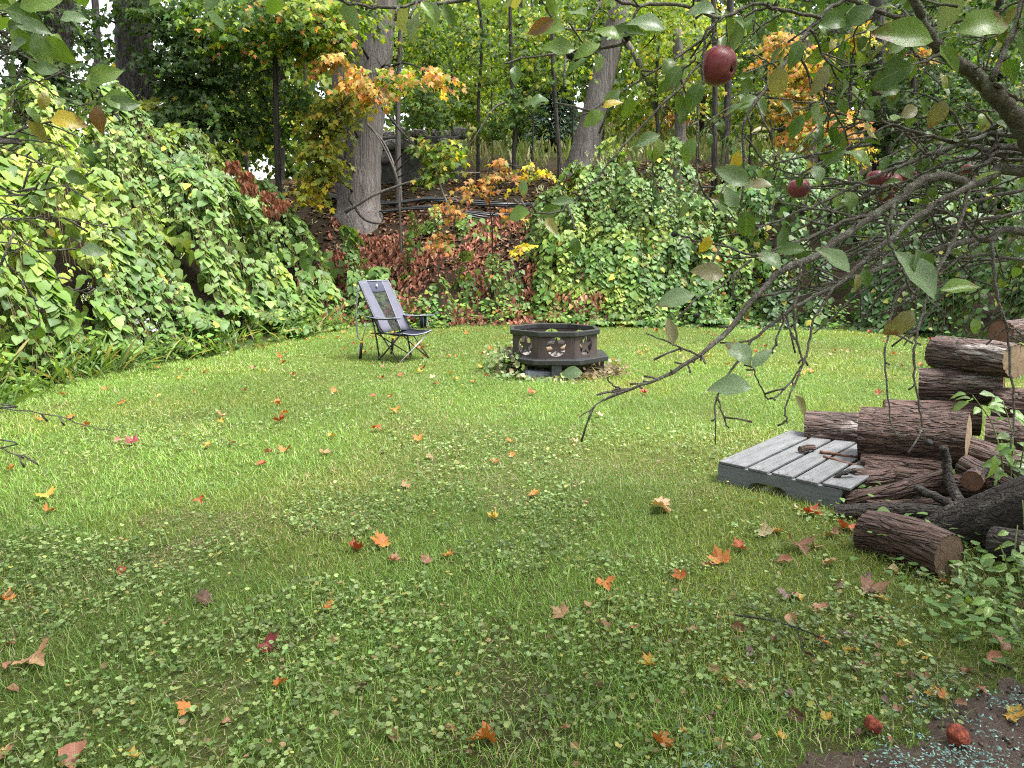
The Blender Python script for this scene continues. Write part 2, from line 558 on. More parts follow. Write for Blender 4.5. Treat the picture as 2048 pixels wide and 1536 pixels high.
# ------------------------------------------------------------------ the ground, one sheet to the horizon
gx = np.unique(np.concatenate([np.linspace(-9, 10, 110), np.linspace(-30, 30, 60), np.linspace(-150, 150, 40)]))
gy = np.unique(np.concatenate([np.linspace(-2, 18, 110), np.linspace(-12, 45, 60), np.linspace(-30, 300, 50)]))
XX, YY = np.meshgrid(gx, gy)
ZZ = H(XX.ravel(), YY.ravel())
DD = lawn_d(XX.ravel(), YY.ravel())
nx_, ny_ = len(gx), len(gy)
ii = (np.arange(ny_ - 1)[:, None] * nx_ + np.arange(nx_ - 1)[None]).ravel()
g_faces = np.column_stack([ii, ii + 1, ii + nx_ + 1, ii + nx_])
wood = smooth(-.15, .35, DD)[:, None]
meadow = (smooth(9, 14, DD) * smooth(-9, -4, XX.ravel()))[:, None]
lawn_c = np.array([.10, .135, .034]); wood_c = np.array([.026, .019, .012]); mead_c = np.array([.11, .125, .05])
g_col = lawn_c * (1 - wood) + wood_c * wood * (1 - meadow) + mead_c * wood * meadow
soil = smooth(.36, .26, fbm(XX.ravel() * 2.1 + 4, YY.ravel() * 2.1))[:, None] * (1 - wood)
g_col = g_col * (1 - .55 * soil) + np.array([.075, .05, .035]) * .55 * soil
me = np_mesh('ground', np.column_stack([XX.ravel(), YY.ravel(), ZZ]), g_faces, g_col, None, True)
mg = NT('ground_soil', .9, .15)
_a = mg.n('ShaderNodeAttribute'); _a.attribute_name = 'Col'
_v = mg.noise(mg.coord(), 60, 8, .8); _v2 = mg.noise(mg.coord(), 5, 4)
_c = mg.mix(_v, mg.mix(1.0, _a.outputs['Color'], (.15, .14, .12), 'MULTIPLY'), mg.mix(1.0, _a.outputs['Color'], (1.8, 1.8, 1.6), 'MULTIPLY'))
mg.color(mg.mix(mg.math('MULTIPLY', _v2, .5), _c, mg.mix(1.0, _c, (.75, .68, .6), 'MULTIPLY'))); mg.bump(_v, 1.0, .03)
tag(link('ground', me, mg.m), kind='structure')


def in_view_xy(n, y0, y1, marg=.9):
    """n random points in the part of the ground the camera sees (with a margin)"""
    u = R.random(n)
    a, b = .74, marg
    A = lambda y: a * y * y + 2 * b * y
    t = A(y0) + u * (A(y1) - A(y0))
    y = (-b + np.sqrt(b * b + a * t)) / a
    x = (R.random(n) * 2 - 1) * (a * y + b)
    return x, y


# bare soil at the lower right: its own bumpy sheet
SOIL_C = G(1960, 1500)[:2]


def soil_mask(x, y):
    p0 = G(1470, 1548)[:2]; p1 = G(2080, 1352)[:2]
    n = np.array([-(p1 - p0)[1], (p1 - p0)[0]]); n /= np.linalg.norm(n)
    s = (x - p0[0]) * n[0] + (y - p0[1]) * n[1]
    return smooth(.10, -.14, s + (fbm(x * 6, y * 6) - .5) * .30)


# ------------------------------------------------------------------ lawn: grass blades, ground ivy, fallen leaves
def ivy_mask(x, y):
    a = fbm(x * 1.3 + 3, y * 1.3 + 8, 3)
    near = smooth(9.5, 3.5, y)
    m = smooth(.60 - .19 * near, .72 - .14 * near, a + (vnoise(x * 5, y * 5) - .5) * .32)
    far = smooth(.63, .72, fbm(x * .9 + 40, y * .9 + 2, 3)) * .6
    return np.maximum(m * (.25 + .75 * near), far * (1 - near))


def bare_mask(x, y):
    return smooth(.68, .76, fbm(x * 1.9 + 31, y * 1.9 + 12, 3)) * smooth(8, 4, y)


def grass_batch(n, y0, y1, h0, h1, w, seg):
    x, y = in_view_xy(n, y0, y1)
    d = lawn_d(x, y)
    iv, ba = ivy_mask(x, y), bare_mask(x, y)
    keep = (d < .06) & (R.random(n) > iv * .25 + ba * .55) & (R.random(n) > soil_mask(x, y) * .985)
    # under the fire pit nothing much grows
    keep &= np.hypot(x - PIT[0], y - PIT[1]) > .38
    x, y = x[keep], y[keep]; n = len(x)
    z = H(x, y)
    tuft = fbm(x * 1.7 + 70, y * 1.7, 3)
    h = (h0 + (h1 - h0) * R.random(n) ** 1.5) * (.6 + .9 * tuft)
    a = R.random(n) * 6.283; ln = (.3 + 1.3 * R.random(n)) * h
    dx, dy = np.cos(a), np.sin(a)
    wx, wy = -dy, dx
    ww = w * (.7 + .6 * R.random(n))
    B = np.column_stack([x, y, z - .004]); W = np.column_stack([wx * ww / 2, wy * ww / 2, np.zeros(n)])
    mid = B + np.column_stack([dx * ln * .35, dy * ln * .35, h * .62])
    tip = B + np.column_stack([dx * ln, dy * ln, h])
    # colour: fresh green, yellow-green, straw
    pal = np.array([[.108, .205, .034], [.152, .250, .046], [.202, .285, .068], [.076, .155, .028], [.32, .29, .16]])
    straw = .03 + .12 * smooth(.5, .7, fbm(x * 1.1 + 11, y * 1.1 + 55, 3))
    r = R.random(n)
    k = np.where(R.random(n) < straw, 4, np.where(r < .34, 0, np.where(r < .64, 1, np.where(r < .8, 2, 3))))
    c = pal[k] * (1 + (R.random((n, 1)) - .5) * .4)
    tone = fbm(x * .45 + 5, y * .45 + 3, 3)
    c = c * (.82 + .5 * smooth(.3, .7, tone))[:, None]
    c[:, 0] *= 1 + .25 * smooth(.45, .7, fbm(x * .8 + 90, y * .8, 2))
    if seg == 3:
        V = np.stack([B - W, B + W, mid - W * .75, mid + W * .75, tip], 1)
        i = np.arange(n)[:, None] * 5
        return V.reshape(-1, 3), [i + np.array([[0, 1, 3, 2]])], [i + np.array([[2, 3, 4]])], np.repeat(c, 5, 0)
    V = np.stack([B - W, B + W, tip], 1)
    i = np.arange(n)[:, None] * 3
    return V.reshape(-1, 3), [], [i + np.array([[0, 1, 2]])], np.repeat(c, 3, 0)


PIT = G(1107, 742)[:2]


def join_batches(bs):
    V, Q, T, C, o = [], [], [], [], 0
    for v, q, t, c in bs:
        V.append(v); C.append(c)
        Q += [x + o for x in q]; T += [x + o for x in t]; o += len(v)
    return np.vstack(V), [np.vstack(Q) if Q else np.zeros((0, 4), int), np.vstack(T)], np.vstack(C)


gv, gf, gc = join_batches([
    grass_batch(120000, 1.15, 4.2, .014, .050, .0030, 3), grass_batch(120000, 1.15, 4.4, .006, .026, .0028, 1),
    grass_batch(190000, 4.2, 8.0, .016, .046, .0060, 1),
    grass_batch(190000, 8.0, 15.2, .016, .044, .012, 1)])
tag(link('grass', np_mesh('grass', gv, gf, gc), M_GRASS), 'short mown green lawn grass covering the yard', 'grass', kind='stuff')


n = 110000
x, y = in_view_xy(n, 1.15, 7.0)
k = (lawn_d(x, y) < .1) & (R.random(n) < (.16 + .84 * np.maximum(bare_mask(x, y), .25 * smooth(.52, .68, fbm(x * 1.1 + 11, y * 1.1 + 55, 3)))) * smooth(7.0, 4.0, y)) & (soil_mask(x, y) < .5)
x, y = x[k], y[k]; n = len(x)
a_ = R.random(n) * 6.283; l_ = .012 + .035 * R.random(n); w_ = .0012 + .0006 * y * .5
c0 = np.column_stack([x, y, H(x, y) + .003 + .012 * R.random(n)])
dv = np.column_stack([np.cos(a_) * l_, np.sin(a_) * l_, (R.random(n) - .3) * .012]); wv_ = np.column_stack([-np.sin(a_) * w_, np.cos(a_) * w_, np.zeros(n)])
tv = np.stack([c0 - wv_, c0 + wv_, c0 + dv], 1).reshape(-1, 3)
tag(link('thatch', np_mesh('thatch', tv, (np.arange(n)[:, None] * 3 + np.array([[0, 1, 2]])), np.repeat(pick([(3, (.24, .19, .11)), (2, (.15, .105, .065)), (2, (.33, .29, .18)), (1, (.08, .055, .035))], n), 3, 0)), M_GRASS), 'dead straw coloured thatch lying between the grass blades', 'thatch', kind='stuff')


def ivy_batch(n, y0, y1, s0, s1):
    # leaves come in patches of runners: cluster around seeds
    x, y = in_view_xy(n, y0, y1)
    keep = (R.random(n) < ivy_mask(x, y) * (1 - .6 * bare_mask(x, y)) + .035) & (lawn_d(x, y) < .25) & (R.random(n) > soil_mask(x, y) * .95)
    x, y = x[keep], y[keep]; n = len(x)
    p = np.column_stack([x, y, H(x, y) + .012 + .035 * R.random(n)])
    a = R.random(n) * 6.283
    tip = np.column_stack([np.cos(a), np.sin(a), (R.random(n) - .5) * .5])
    nrm = np.column_stack([(R.random(n) - .5) * 1.1, (R.random(n) - .6) * 1.1, np.ones(n)])
    c = pick([(4, (.165, .235, .075)), (3, (.21, .285, .11)), (3, (.10, .17, .045)), (.8, (.27, .35, .13)), (.5, (.33, .31, .09)), (.3, (.24, .17, .08))], n)
    c *= (.72 + .6 * fbm(x * 2, y * 2, 2))[:, None] * np.where(R.random(n) < .3, .62, 1.0)[:, None]
    return p, frames(tip, nrm), s0 + (s1 - s0) * R.random(n) ** 1.6, c


b1 = ivy_batch(34000, 1.2, 4.0, .008, .0235)
b2 = ivy_batch(30000, 4.0, 9.0, .012, .027)
b3 = ivy_batch(9000, 9.0, 14.5, .022, .042)
allb = [np.concatenate(z) for z in zip(b1, b2, b3)]
tag(leaf_cloud('ground_ivy', T_IVY, *allb, M_LEAF), 'round leaved ground ivy creeping through the lawn', 'ground cover', kind='stuff')

# ------------------------------------------------------------------ thickets on the banks
def canopy_fn(T):
    def C(x, y):
        return H(x, y) + T(x, y)
    return C


def thicket(name, label, cat, T, box, n_stems, pal_fn, leaf=(.075, .125), tmpl=T_HEART, n_single=300, flowers=0, flower_fn=None, stem_len=(.6, 1.15), out=None, group=None, clump=0.0, filler=1500, hem=.2):
    root = empty(name, (0, 0, 0))
    C = canopy_fn(T)
    x0, x1, y0, y1 = box
    xs, ys = [], []
    e = .08
    while sum(map(len, xs)) < n_stems // 11 + 1:
        x = R.uniform(x0, x1, 6000); y = R.uniform(y0, y1, 6000)
        t = T(x, y)
        gxx = (C(x + e, y) - C(x - e, y)) / (2 * e); gyy = (C(x, y + e) - C(x, y - e)) / (2 * e)
        w = np.sqrt(1 + np.minimum(gxx ** 2 + gyy ** 2, 16)) / 4.2
        zc = C(x, y)
        w = w * (1 - clump * (1 - smooth(.36, .52, fbm(x * 1.9 + 13, zc * 1.9 + y * .4, 2))))
        k = (t > .12) & (R.random(6000) < w)
        xs.append(x[k]); ys.append(y[k])
    per = 11
    K = n_stems // per
    ax_ = np.concatenate(xs)[:K]; ay_ = np.concatenate(ys)[:K]
    gxx = (C(ax_ + e, ay_) - C(ax_ - e, ay_)) / (2 * e); gyy = (C(ax_, ay_ + e) - C(ax_, ay_ - e)) / (2 * e)
    g = np.hypot(gxx, gyy) + 1e-6
    hd = np.column_stack([-gxx / g, -gyy / g])
    if out is not None:
        hd = hd * .7 + np.array(out) * .5
        hd /= np.linalg.norm(hd, axis=1)[:, None]
    own = np.repeat(np.arange(K), per); N = len(own)
    lift = np.where(R.random(K) < .25, R.uniform(-.55, -.2, K), R.uniform(-.14, .22, K))
    L = R.uniform(*stem_len, K)[own] * R.uniform(.75, 1.1, N)
    an = (R.random(N) - .5) * 1.5 + ((R.random(K) - .5) * .5)[own]
    D = np.column_stack([hd[own, 0] * np.cos(an) - hd[own, 1] * np.sin(an), hd[own, 0] * np.sin(an) + hd[own, 1] * np.cos(an)])
    S = np.column_stack([-D[:, 1], D[:, 0]])
    x, y = ax_, ay_
    p0 = np.column_stack([ax_, ay_])[own] + (R.random((N, 2)) - .5) * .22
    nrm = np.column_stack([-gxx, -gyy, np.ones(K)]); nrm /= np.linalg.norm(nrm, axis=1)[:, None]
    ML = 24
    pitch_ = .56 * leaf[1]
    ts = np.linspace(0, 1, ML)
    slope = np.minimum(g, 2.2)[own]
    hs = 1 / np.sqrt(1 + slope ** 2) * .8 + .2
    hemv = (hem * R.random(K) ** 2)[own] + .03
    psz = R.uniform(.6, 1.25, K)
    path = []
    for t in ts:
        q = p0 + D * (L * hs * (t - .30))[:, None]
        z = C(q[:, 0], q[:, 1]) + lift[own] + .26 * L * math.sin(math.pi * min(1, t * 1.05)) - .36 * L * t * t + .05 * (R.random(N) - .5) * (t > .3)
        z = np.maximum(z, H(q[:, 0], q[:, 1]) + hemv)
        path.append(np.column_stack([q, z]))
    path = np.array(path)                                   # ML, N, 3
    for k in range(1, ML): path[k, :, 2] = np.maximum(path[k, :, 2], path[k - 1, :, 2] - .16)
    sg = Geo()
    for i in range(N):
        sg.tube(path[[0, 8, 16, 23], i], np.linspace(.006, .0018, 4), 3, False)
    pos, tips, nms, sz, lo = [], [], [], [], []
    nl = np.maximum(4, (L / pitch_).astype(int))
    for k in range(1, int(nl.max()) + 1):
        m = k <= nl; t = (k / nl)[m]; idx = np.minimum((t * (ML - 1)).astype(int), ML - 1)
        s = np.where((k + np.arange(N)[m]) % 2, 1.0, -1.0)[:, None]; w = np.arange(N)[m]; n_ = len(w)
        S3 = np.column_stack([S[m], np.zeros(n_)]); D3 = np.column_stack([D[m], np.zeros(n_)])
        pos.append(path[idx, w] + S3 * s * .015)
        tips.append(D3 * R.uniform(.35, .75, (n_, 1)) + S3 * s * R.uniform(.5, 1.0, (n_, 1)) + np.array([0, 0, -1.0]) * R.uniform(.3, .9, (n_, 1)))
        nms.append(nrm[own[m]] * .8 + D3 * .25 + np.array([0, 0, .6]) + (R.random((n_, 3)) - .5) * .95 + S3 * s * .3)
        sz.append(R.uniform(*leaf, n_) * (1.08 - .45 * t) * psz[own[m]]); lo.append(own[m])
    hdv = hd
    own = np.concatenate(lo)
    sg.build('stem', plain(name + '_stem', (.13, .10, .04), .6), root)['kind'] = 'stuff'
    pos = np.vstack(pos); Mx = frames(np.vstack(tips), np.vstack(nms)); sz = np.concatenate(sz)
    tone = 1 + (R.random((K, 1)) - .5) * np.array([.8, .6, .6])
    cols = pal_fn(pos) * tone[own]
    near = split_near(pos, sz, n_single)
    leaf_objects('leaf', tmpl, pos[near], Mx[near], sz[near], cols[near], M_LEAF, root)
    leaf_cloud('foliage', tmpl, pos[~near], Mx[~near], sz[~near], cols[~near], M_LEAF, root, 'stuff')
    # the shaded inner leaves of the same plants
    fx = R.uniform(x0, x1, filler * 4); fy = R.uniform(y0, y1, filler * 4)
    ft_ = T(fx, fy); kk = np.where(ft_ > .10)[0][:filler]; fx, fy, ft_ = fx[kk], fy[kk], ft_[kk]; nf = len(fx)
    fz = C(fx, fy) - np.minimum(R.uniform(.32, 1.0, nf), ft_ * R.uniform(.35, 1.0, nf))
    fp_ = np.column_stack([fx, fy, fz])
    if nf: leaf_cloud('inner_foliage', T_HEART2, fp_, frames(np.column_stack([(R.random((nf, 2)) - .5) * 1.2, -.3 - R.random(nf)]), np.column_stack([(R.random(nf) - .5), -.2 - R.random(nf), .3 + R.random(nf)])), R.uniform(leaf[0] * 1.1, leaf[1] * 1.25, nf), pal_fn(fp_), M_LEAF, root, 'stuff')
    if flowers:
        k = R.choice(len(x), flowers, replace=True, p=(lambda w: w / w.sum())(flower_fn(x, y) if flower_fn else np.ones(len(x))))
        fp, ft = [], []
        for i in k:
            b = np.array([x[i], y[i], C(x[i:i + 1], y[i:i + 1])[0] + .12]) + (R.random(3) - .5) * np.array([.7, .7, .2])
            for j in range(3):
                d = np.array([*(R.random(2) - .5) * 1.2, 1.0]); d[:2] += hdv[i] * .5; d /= np.linalg.norm(d)
                for q in range(8):
                    fp.append(b + d * (.02 + .014 * q) + (R.random(3) - .5) * .012); ft.append(d + (R.random(3) - .5))
        fp = np.array(fp); n = len(fp)
        leaf_cloud('blossom', T_CARD, fp, frames(np.array(ft), R.random((n, 3)) - .5), .012 + .012 * R.random(n), pick([(3, (.50, .52, .38)), (2, (.38, .44, .26))], n), M_LEAF, root, 'stuff')
    tag(root, label, cat, group)
    return root


def T_left(x, y):
    d = lawn_d(x, y)
    top = np.interp(x, [-9, -6, -4.2, -3.2, -2.4], [1.55, 1.5, 1.15, .75, .25])
    lump = .5 + .7 * fbm(x * 1.0 + 2, y * 1.0 + 7, 3) + .35 * vnoise(x * 2.2, y * 2.2)
    t = top * lump * smooth(-.15, 1.1, d) * smooth(5.2, 3.2, d) 
    return np.where((x < -2.4) & (y < 15.6) & (y > 3.0) & (d > -.28), t, 0)


def pal_left(p):
    n = len(p)
    a = pick(PAL_KNOT, n); b = pick(PAL_KNOTB, n)
    w = smooth(.35, .65, fbm(p[:, 0] * .7 + 3, p[:, 1] * .7 + 1, 2) + smooth(-6.2, -4.2, p[:, 0]) * .28 + smooth(1.8, 2.8, p[:, 2]) * .2 - .12)[:, None]  # shade put into the colour: upper right leaves blend to the bluish palette
    return a * (1 - w) + b * w


thicket('knotweed_thicket', 'light green heart leaved knotweed thicket spilling down the bank beside the camp chair', 'thicket', T_left,
        (-10, -2.3, 3.2, 15.6), 2750, pal_left, (.115, .185), T_HEART, 300, 230,
        lambda x, y: smooth(-7, -4.5, x) + .15, out=(.35, -.75), clump=.62, filler=4500, hem=.5)


def T_back(x, y):
    d = lawn_d(x, y)
    top = np.interp(x, [.5, 1.1, 2, 4.6, 5.4], [.35, 1.1, 1.5, 1.35, 1.2])
    lump = .35 + .95 * fbm(x * 1.1 + 20, y * 1.1 + 3, 3) + .4 * vnoise(x * 2.7, y * 2.7)
    t = top * lump * smooth(-.15, 1.5, d) * smooth(4.0, 2.4, d)
    return np.where((x > .5) & (x < 5.3) & (y > 11) & (d > -.12), t, 0)


def pal_back(p):
    n = len(p)
    a = pick(PAL_THICK, n); b = pick(PAL_KNOTB, n)
    w = smooth(1.6, 2.6, p[:, 2])[:, None]
    c = a * (1 - w) + b * w
    y = smooth(.62, .7, fbm(p[:, 0] * 1.3, p[:, 2] * 1.6 + 8, 2))[:, None] * .5
    return c * (1 - y) + pick([(2, (.26, .32, .05)), (1, (.16, .26, .04))], n) * y


thicket('knotweed_hedge', 'tall leafy green thicket across the far end of the lawn behind the fire pit', 'thicket', T_back,
        (.4, 5.4, 12.5, 18.5), 1500, pal_back, (.10, .155), T_HEART, 200, 240,
        lambda x, y: smooth(.8, 2.2, lawn_d(x, y)) + .02, out=(0, -1.0), clump=.75, filler=2600)


def T_right(x, y):
    d = lawn_d(x, y)
    top = np.interp(y, [5, 8, 10, 14, 17], [1.0, 1.4, 1.7, 1.8, 1.7])
    lump = .7 + .6 * fbm(x * 1.0 + 50, y * 1.0 + 30, 3)
    t = top * lump * smooth(-.15, .9, d) * smooth(4.2, 2.6, d)
    return np.where((x > 4.9) & (y > 5.2) & (y < 18) & (d > -.1), t, 0)


thicket('vine_thicket', 'dark green broad leaved vine thicket at the lawn corner behind the stacked logs', 'thicket', T_right,
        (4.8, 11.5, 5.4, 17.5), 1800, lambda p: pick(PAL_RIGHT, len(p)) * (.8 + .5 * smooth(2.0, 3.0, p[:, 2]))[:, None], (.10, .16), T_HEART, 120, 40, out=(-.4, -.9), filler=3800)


def T_mid(x, y):
    d = lawn_d(x, y)
    t = .75 * smooth(.46, .62, fbm(x * 1.25 + 83, y * 1.25 + 41, 3)) * smooth(-.1, .5, d) * smooth(3.4, 2.2, d)
    return np.where((x > -2.3) & (x < 1.1) & (d > 0), t, 0)


thicket('bramble_patch', 'patchy low green brambles on the bank between the maple and the fire pit', 'thicket', T_mid,
        (-2.4, 1.2, 13.2, 17.6), 260, pal_back, (.09, .14), T_HEART, 60, 0, out=(0, -1.0), stem_len=(.35, .7), filler=250)

# dry brown leaves and cut stems on the middle of the bank
n = 16000
x = R.uniform(-4.3, 1.9, n); y = R.uniform(13.2, 18.2, n); d = lawn_d(x, y)
clump = fbm(x * 1.5 + 60, y * 1.5 + 9, 3)
k = (d > .05) & (d < 3.8) & (R.random(n) < smooth(.30, .48, clump) * smooth(3.8, 2.4, d) + .25)
x, y, d, clump = x[k], y[k], d[k], clump[k]; n = len(x)
p = np.column_stack([x, y, H(x, y) + .02 + R.random(n) ** 1.5 * .60 * smooth(.40, .62, clump) * smooth(3.5, 1.0, d)])
tip = np.column_stack([(R.random(n) - .5) * 1.2, -.4 + (R.random(n) - .5), -.9 * R.random(n) - .2])
leaf_cloud_o = leaf_cloud('brown_leaf_litter', T_DRYLEAF, p, frames(tip, R.random((n, 3)) - .5 + np.array([0, -.6, .5])), .07 + .10 * R.random(n), pick(PAL_BROWN, n), M_DRY)
tag(leaf_cloud_o, 'heap of dry red brown leaves on the bank below the big maple', 'leaf litter', kind='stuff')

# dry sprays lying on top of the left thicket
spray_at = [(465, 330, 13.2), (490, 350, 13.2), (535, 390, 13.4), (560, 405, 13.5), (545, 418, 13.3), (500, 372, 13.1)]
for j, (u, v, Y) in enumerate(spray_at):
    c = P(u, v, Y); n = 70
    p = c + (R.random((n, 3)) - .5) * np.array([.28, .2, .18])
    o = leaf_cloud('dried_leaf_spray', T_DRYLEAF, p, frames(np.column_stack([(R.random((n, 2)) - .5) * .9, -np.ones(n)]), R.random((n, 3)) - .5 + np.array([0, -.5, 0])), .08 + .07 * R.random(n), pick(PAL_BROWN, n), M_DRY)
    tag(o, 'withered red brown leaf spray lying on top of the green knotweed bank', 'dead foliage', 'withered sprays on the knotweed')

# forest floor litter
n = 9000
x = R.uniform(-6, 6, n); y = R.uniform(14.5, 22, n); d = lawn_d(x, y)
k = (d > 1.4); x, y = x[k], y[k]; n = len(x)
p = np.column_stack([x, y, H(x, y) + .02])
a = R.random(n) * 6.28
o = leaf_cloud('forest_floor_litter', T_CARD, p, frames(np.column_stack([np.cos(a), np.sin(a), (R.random(n) - .5) * .6]), np.column_stack([(R.random((n, 2)) - .5) * .9, np.ones(n)])), .08 + .07 * R.random(n), pick([(3, (.13, .085, .055)), (2, (.19, .12, .075)), (1, (.08, .05, .035)), (.5, (.25, .17, .08))], n), M_DRY)
tag(o, 'brown leaf litter on the woodland floor around the big maple', 'leaf litter', kind='stuff')

# low weeds along the foot of the banks
n = 4600
x = R.uniform(-8, 7.4, n); y = R.uniform(5.5, 15, n); d = lawn_d(x, y)
k = (d > -.16) & (d < .75) & (R.random(n) < .5 + .5 * smooth(.4, .6, fbm(x * 2, y * 2, 2)))
x, y = x[k], y[k]
P_, T_, N_, S_, C_ = [], [], [], [], []
for i in range(len(x)):
    h = H1(x[i], y[i]); hh = R.uniform(.06, .55) ; m = int(R.integers(4, 10)); lean = (R.random(2) - .5) * .3 + np.array([0, -.12])
    big = R.uniform(.05, .12); col = pick([(3, (.10, .20, .04)), (3, (.15, .26, .05)), (2, (.07, .14, .03)), (.5, (.24, .30, .06))], 1)[0]
    for q in range(m):
        t = (q + 1) / m; a = q * 2.4 + R.random()
        P_.append((x[i] + lean[0] * t + np.cos(a) * .03, y[i] + lean[1] * t + np.sin(a) * .03, h + hh * t))
        T_.append((np.cos(a), np.sin(a), -.1 + .4 * (R.random() - .5))); N_.append((np.cos(a) * -.3 + (R.random() - .5) * .5, np.sin(a) * -.3 - .5, 1)); S_.append(big * R.uniform(.7, 1.2)); C_.append(col)
o = leaf_cloud('undergrowth', T_HEART2, np.array(P_), frames(np.array(T_), np.array(N_)), np.array(S_), np.array(C_) * (1 + (R.random((len(C_), 1)) - .5) * .4), M_LEAF)
tag(o, 'low leafy weeds along the edge of the lawn', 'weeds', kind='stuff')

# long narrow grass and aster stems at the foot of the left bank
n = 7000
x = R.uniform(-7, -2.8, n); y = R.uniform(5.5, 14, n); d = lawn_d(x, y)
k = (d > -.18) & (d < .7) & (R.random(n) < .25 + .75 * smooth(.38, .55, fbm(x * 1.2 + 5, y * 1.2, 2))); x, y = x[k], y[k]; n = len(x)
a = R.random(n) * 6.28
tip = np.column_stack([np.cos(a) * .7, np.sin(a) * .7 - .3, .5 + R.random(n)])
T_BLADE = fan(half([(0, 0), (.035, .3), (.03, .7), (0, 1.0)]), droop=.35, centre=(0, .4))
o = leaf_cloud('long_grass', T_BLADE, np.column_stack([x, y, H(x, y)]), frames(tip, np.column_stack([R.random((n, 2)) - .5, np.ones(n)])), .25 + .35 * R.random(n), pick([(3, (.09, .16, .04)), (2, (.14, .22, .06)), (1, (.3, .27, .12))], n), M_LEAF)
tag(o, 'long narrow grass and aster stems at the foot of the left bank', 'grass', kind='stuff')
aster = empty('aster_plant', P(285, 660, 9.6))
fl = P(285, 655, 9.6) + (R.random((34, 3)) - .5) * np.array([.42, .2, .28]) - np.array(aster.location)
leaf_cloud('flower', T_IVY, fl, frames(R.random((34, 3)) - .5, np.tile([0, -.8, .6], (34, 1)) + (R.random((34, 3)) - .5) * .5), .022 + .014 * R.random(34), pick([(1, (.55, .52, .68))], 34), M_LEAF, aster, 'stuff')
ag = Geo()
for j in range(9):
    q = fl[j * 3]; ag.tube([(q[0] * .4, q[1] * .4 + .05, -.85), (q[0] * .7, q[1], -.35), q], [.004, .003, .002], 4, False)
ag.build('stem', plain('aster_stem', (.10, .13, .05)), aster)
tag(aster, 'pale lavender aster in flower at the foot of the left bank', 'flower')

# meadow grass beyond the trees
n = 13000
x = R.uniform(-5.5, 22, n); y = R.uniform(22, 46, n)
k = R.random(n) < .35 + .65 * smooth(.4, .6, fbm(x * .5, y * .5, 2)); x, y = x[k], y[k]; n = len(x)
a = R.random(n) * 6.28
tip = np.column_stack([np.cos(a) * .4, np.sin(a) * .4, np.ones(n)])
purple = smooth(.5, .62, fbm(x * .25 + 7, y * .25, 2))[:, None]
mc = pick([(3, (.17, .20, .065)), (3, (.12, .18, .045)), (1.5, (.26, .23, .13))], n) * (1 - purple) + pick([(2, (.17, .11, .09)), (1, (.20, .16, .10))], n) * purple
T_TUFT = fan(half([(0, 0), (.06, .3), (.05, .7), (0, 1.0)]), droop=.25, centre=(0, .4))
o = leaf_cloud('meadow_grass', T_TUFT, np.column_stack([x, y, H(x, y)]), frames(tip, np.column_stack([R.random((n, 2)) - .5, np.zeros(n)])), (.25 + .45 * R.random(n)), mc, M_LEAF)
tag(o, 'tall dry meadow grass beyond the trees', 'grass', kind='stuff')


# ------------------------------------------------------------------ trees
def blob(u, v, ru, rv, Y, n, pal, size=.12, ry=None):
    c = P(u, v, Y)
    rx, rz = ru * Y / FPX, rv * Y / FPX
    ry = ry or max(.5, min(rx, 1.6))
    per = 11
    K = max(1, n // per)
    q = R.normal(size=(K, 3)); q /= np.linalg.norm(q, axis=1)[:, None]
    q *= (R.random(K) ** .45)[:, None]
    tc = c + q * np.array([rx, ry, rz])
    pos, tip, nm = [], [], []
    hd = q * np.array([1, 1, .2]) + (R.random((K, 3)) - .5) * .9; hd[:, 2] *= .4
    hd /= np.linalg.norm(hd, axis=1)[:, None] + 1e-9
    side = np.cross(hd, [0, 0, 1.0])
    for j in range(per):
        t = (j + R.random(K)) / per
        s = np.where(R.random(K) < .5, 1, -1)[:, None]
        pos.append(tc + hd * (t[:, None] - .5) * size * 5 + side * s * size * .5 * R.random((K, 1)) + np.array([0, 0, -1.0]) * (t ** 2)[:, None] * size * 1.4 + (R.random((K, 3)) - .5) * size * .7)
        tip.append(hd * .5 + side * s * .7 + np.array([0, 0, -.7]) + (R.random((K, 3)) - .5) * .7)
        nm.append(np.array([0, -.45, .75]) + (R.random((K, 3)) - .5) * 1.3)
    pos = np.vstack(pos); N = len(pos)
    tone = np.tile(1 + (R.random((K, 1)) - .5) * .5, (per, 1))
    return pos, frames(np.vstack(tip), np.vstack(nm)), size * R.uniform(.65, 1.15, N), pick(pal, N) * tone, c


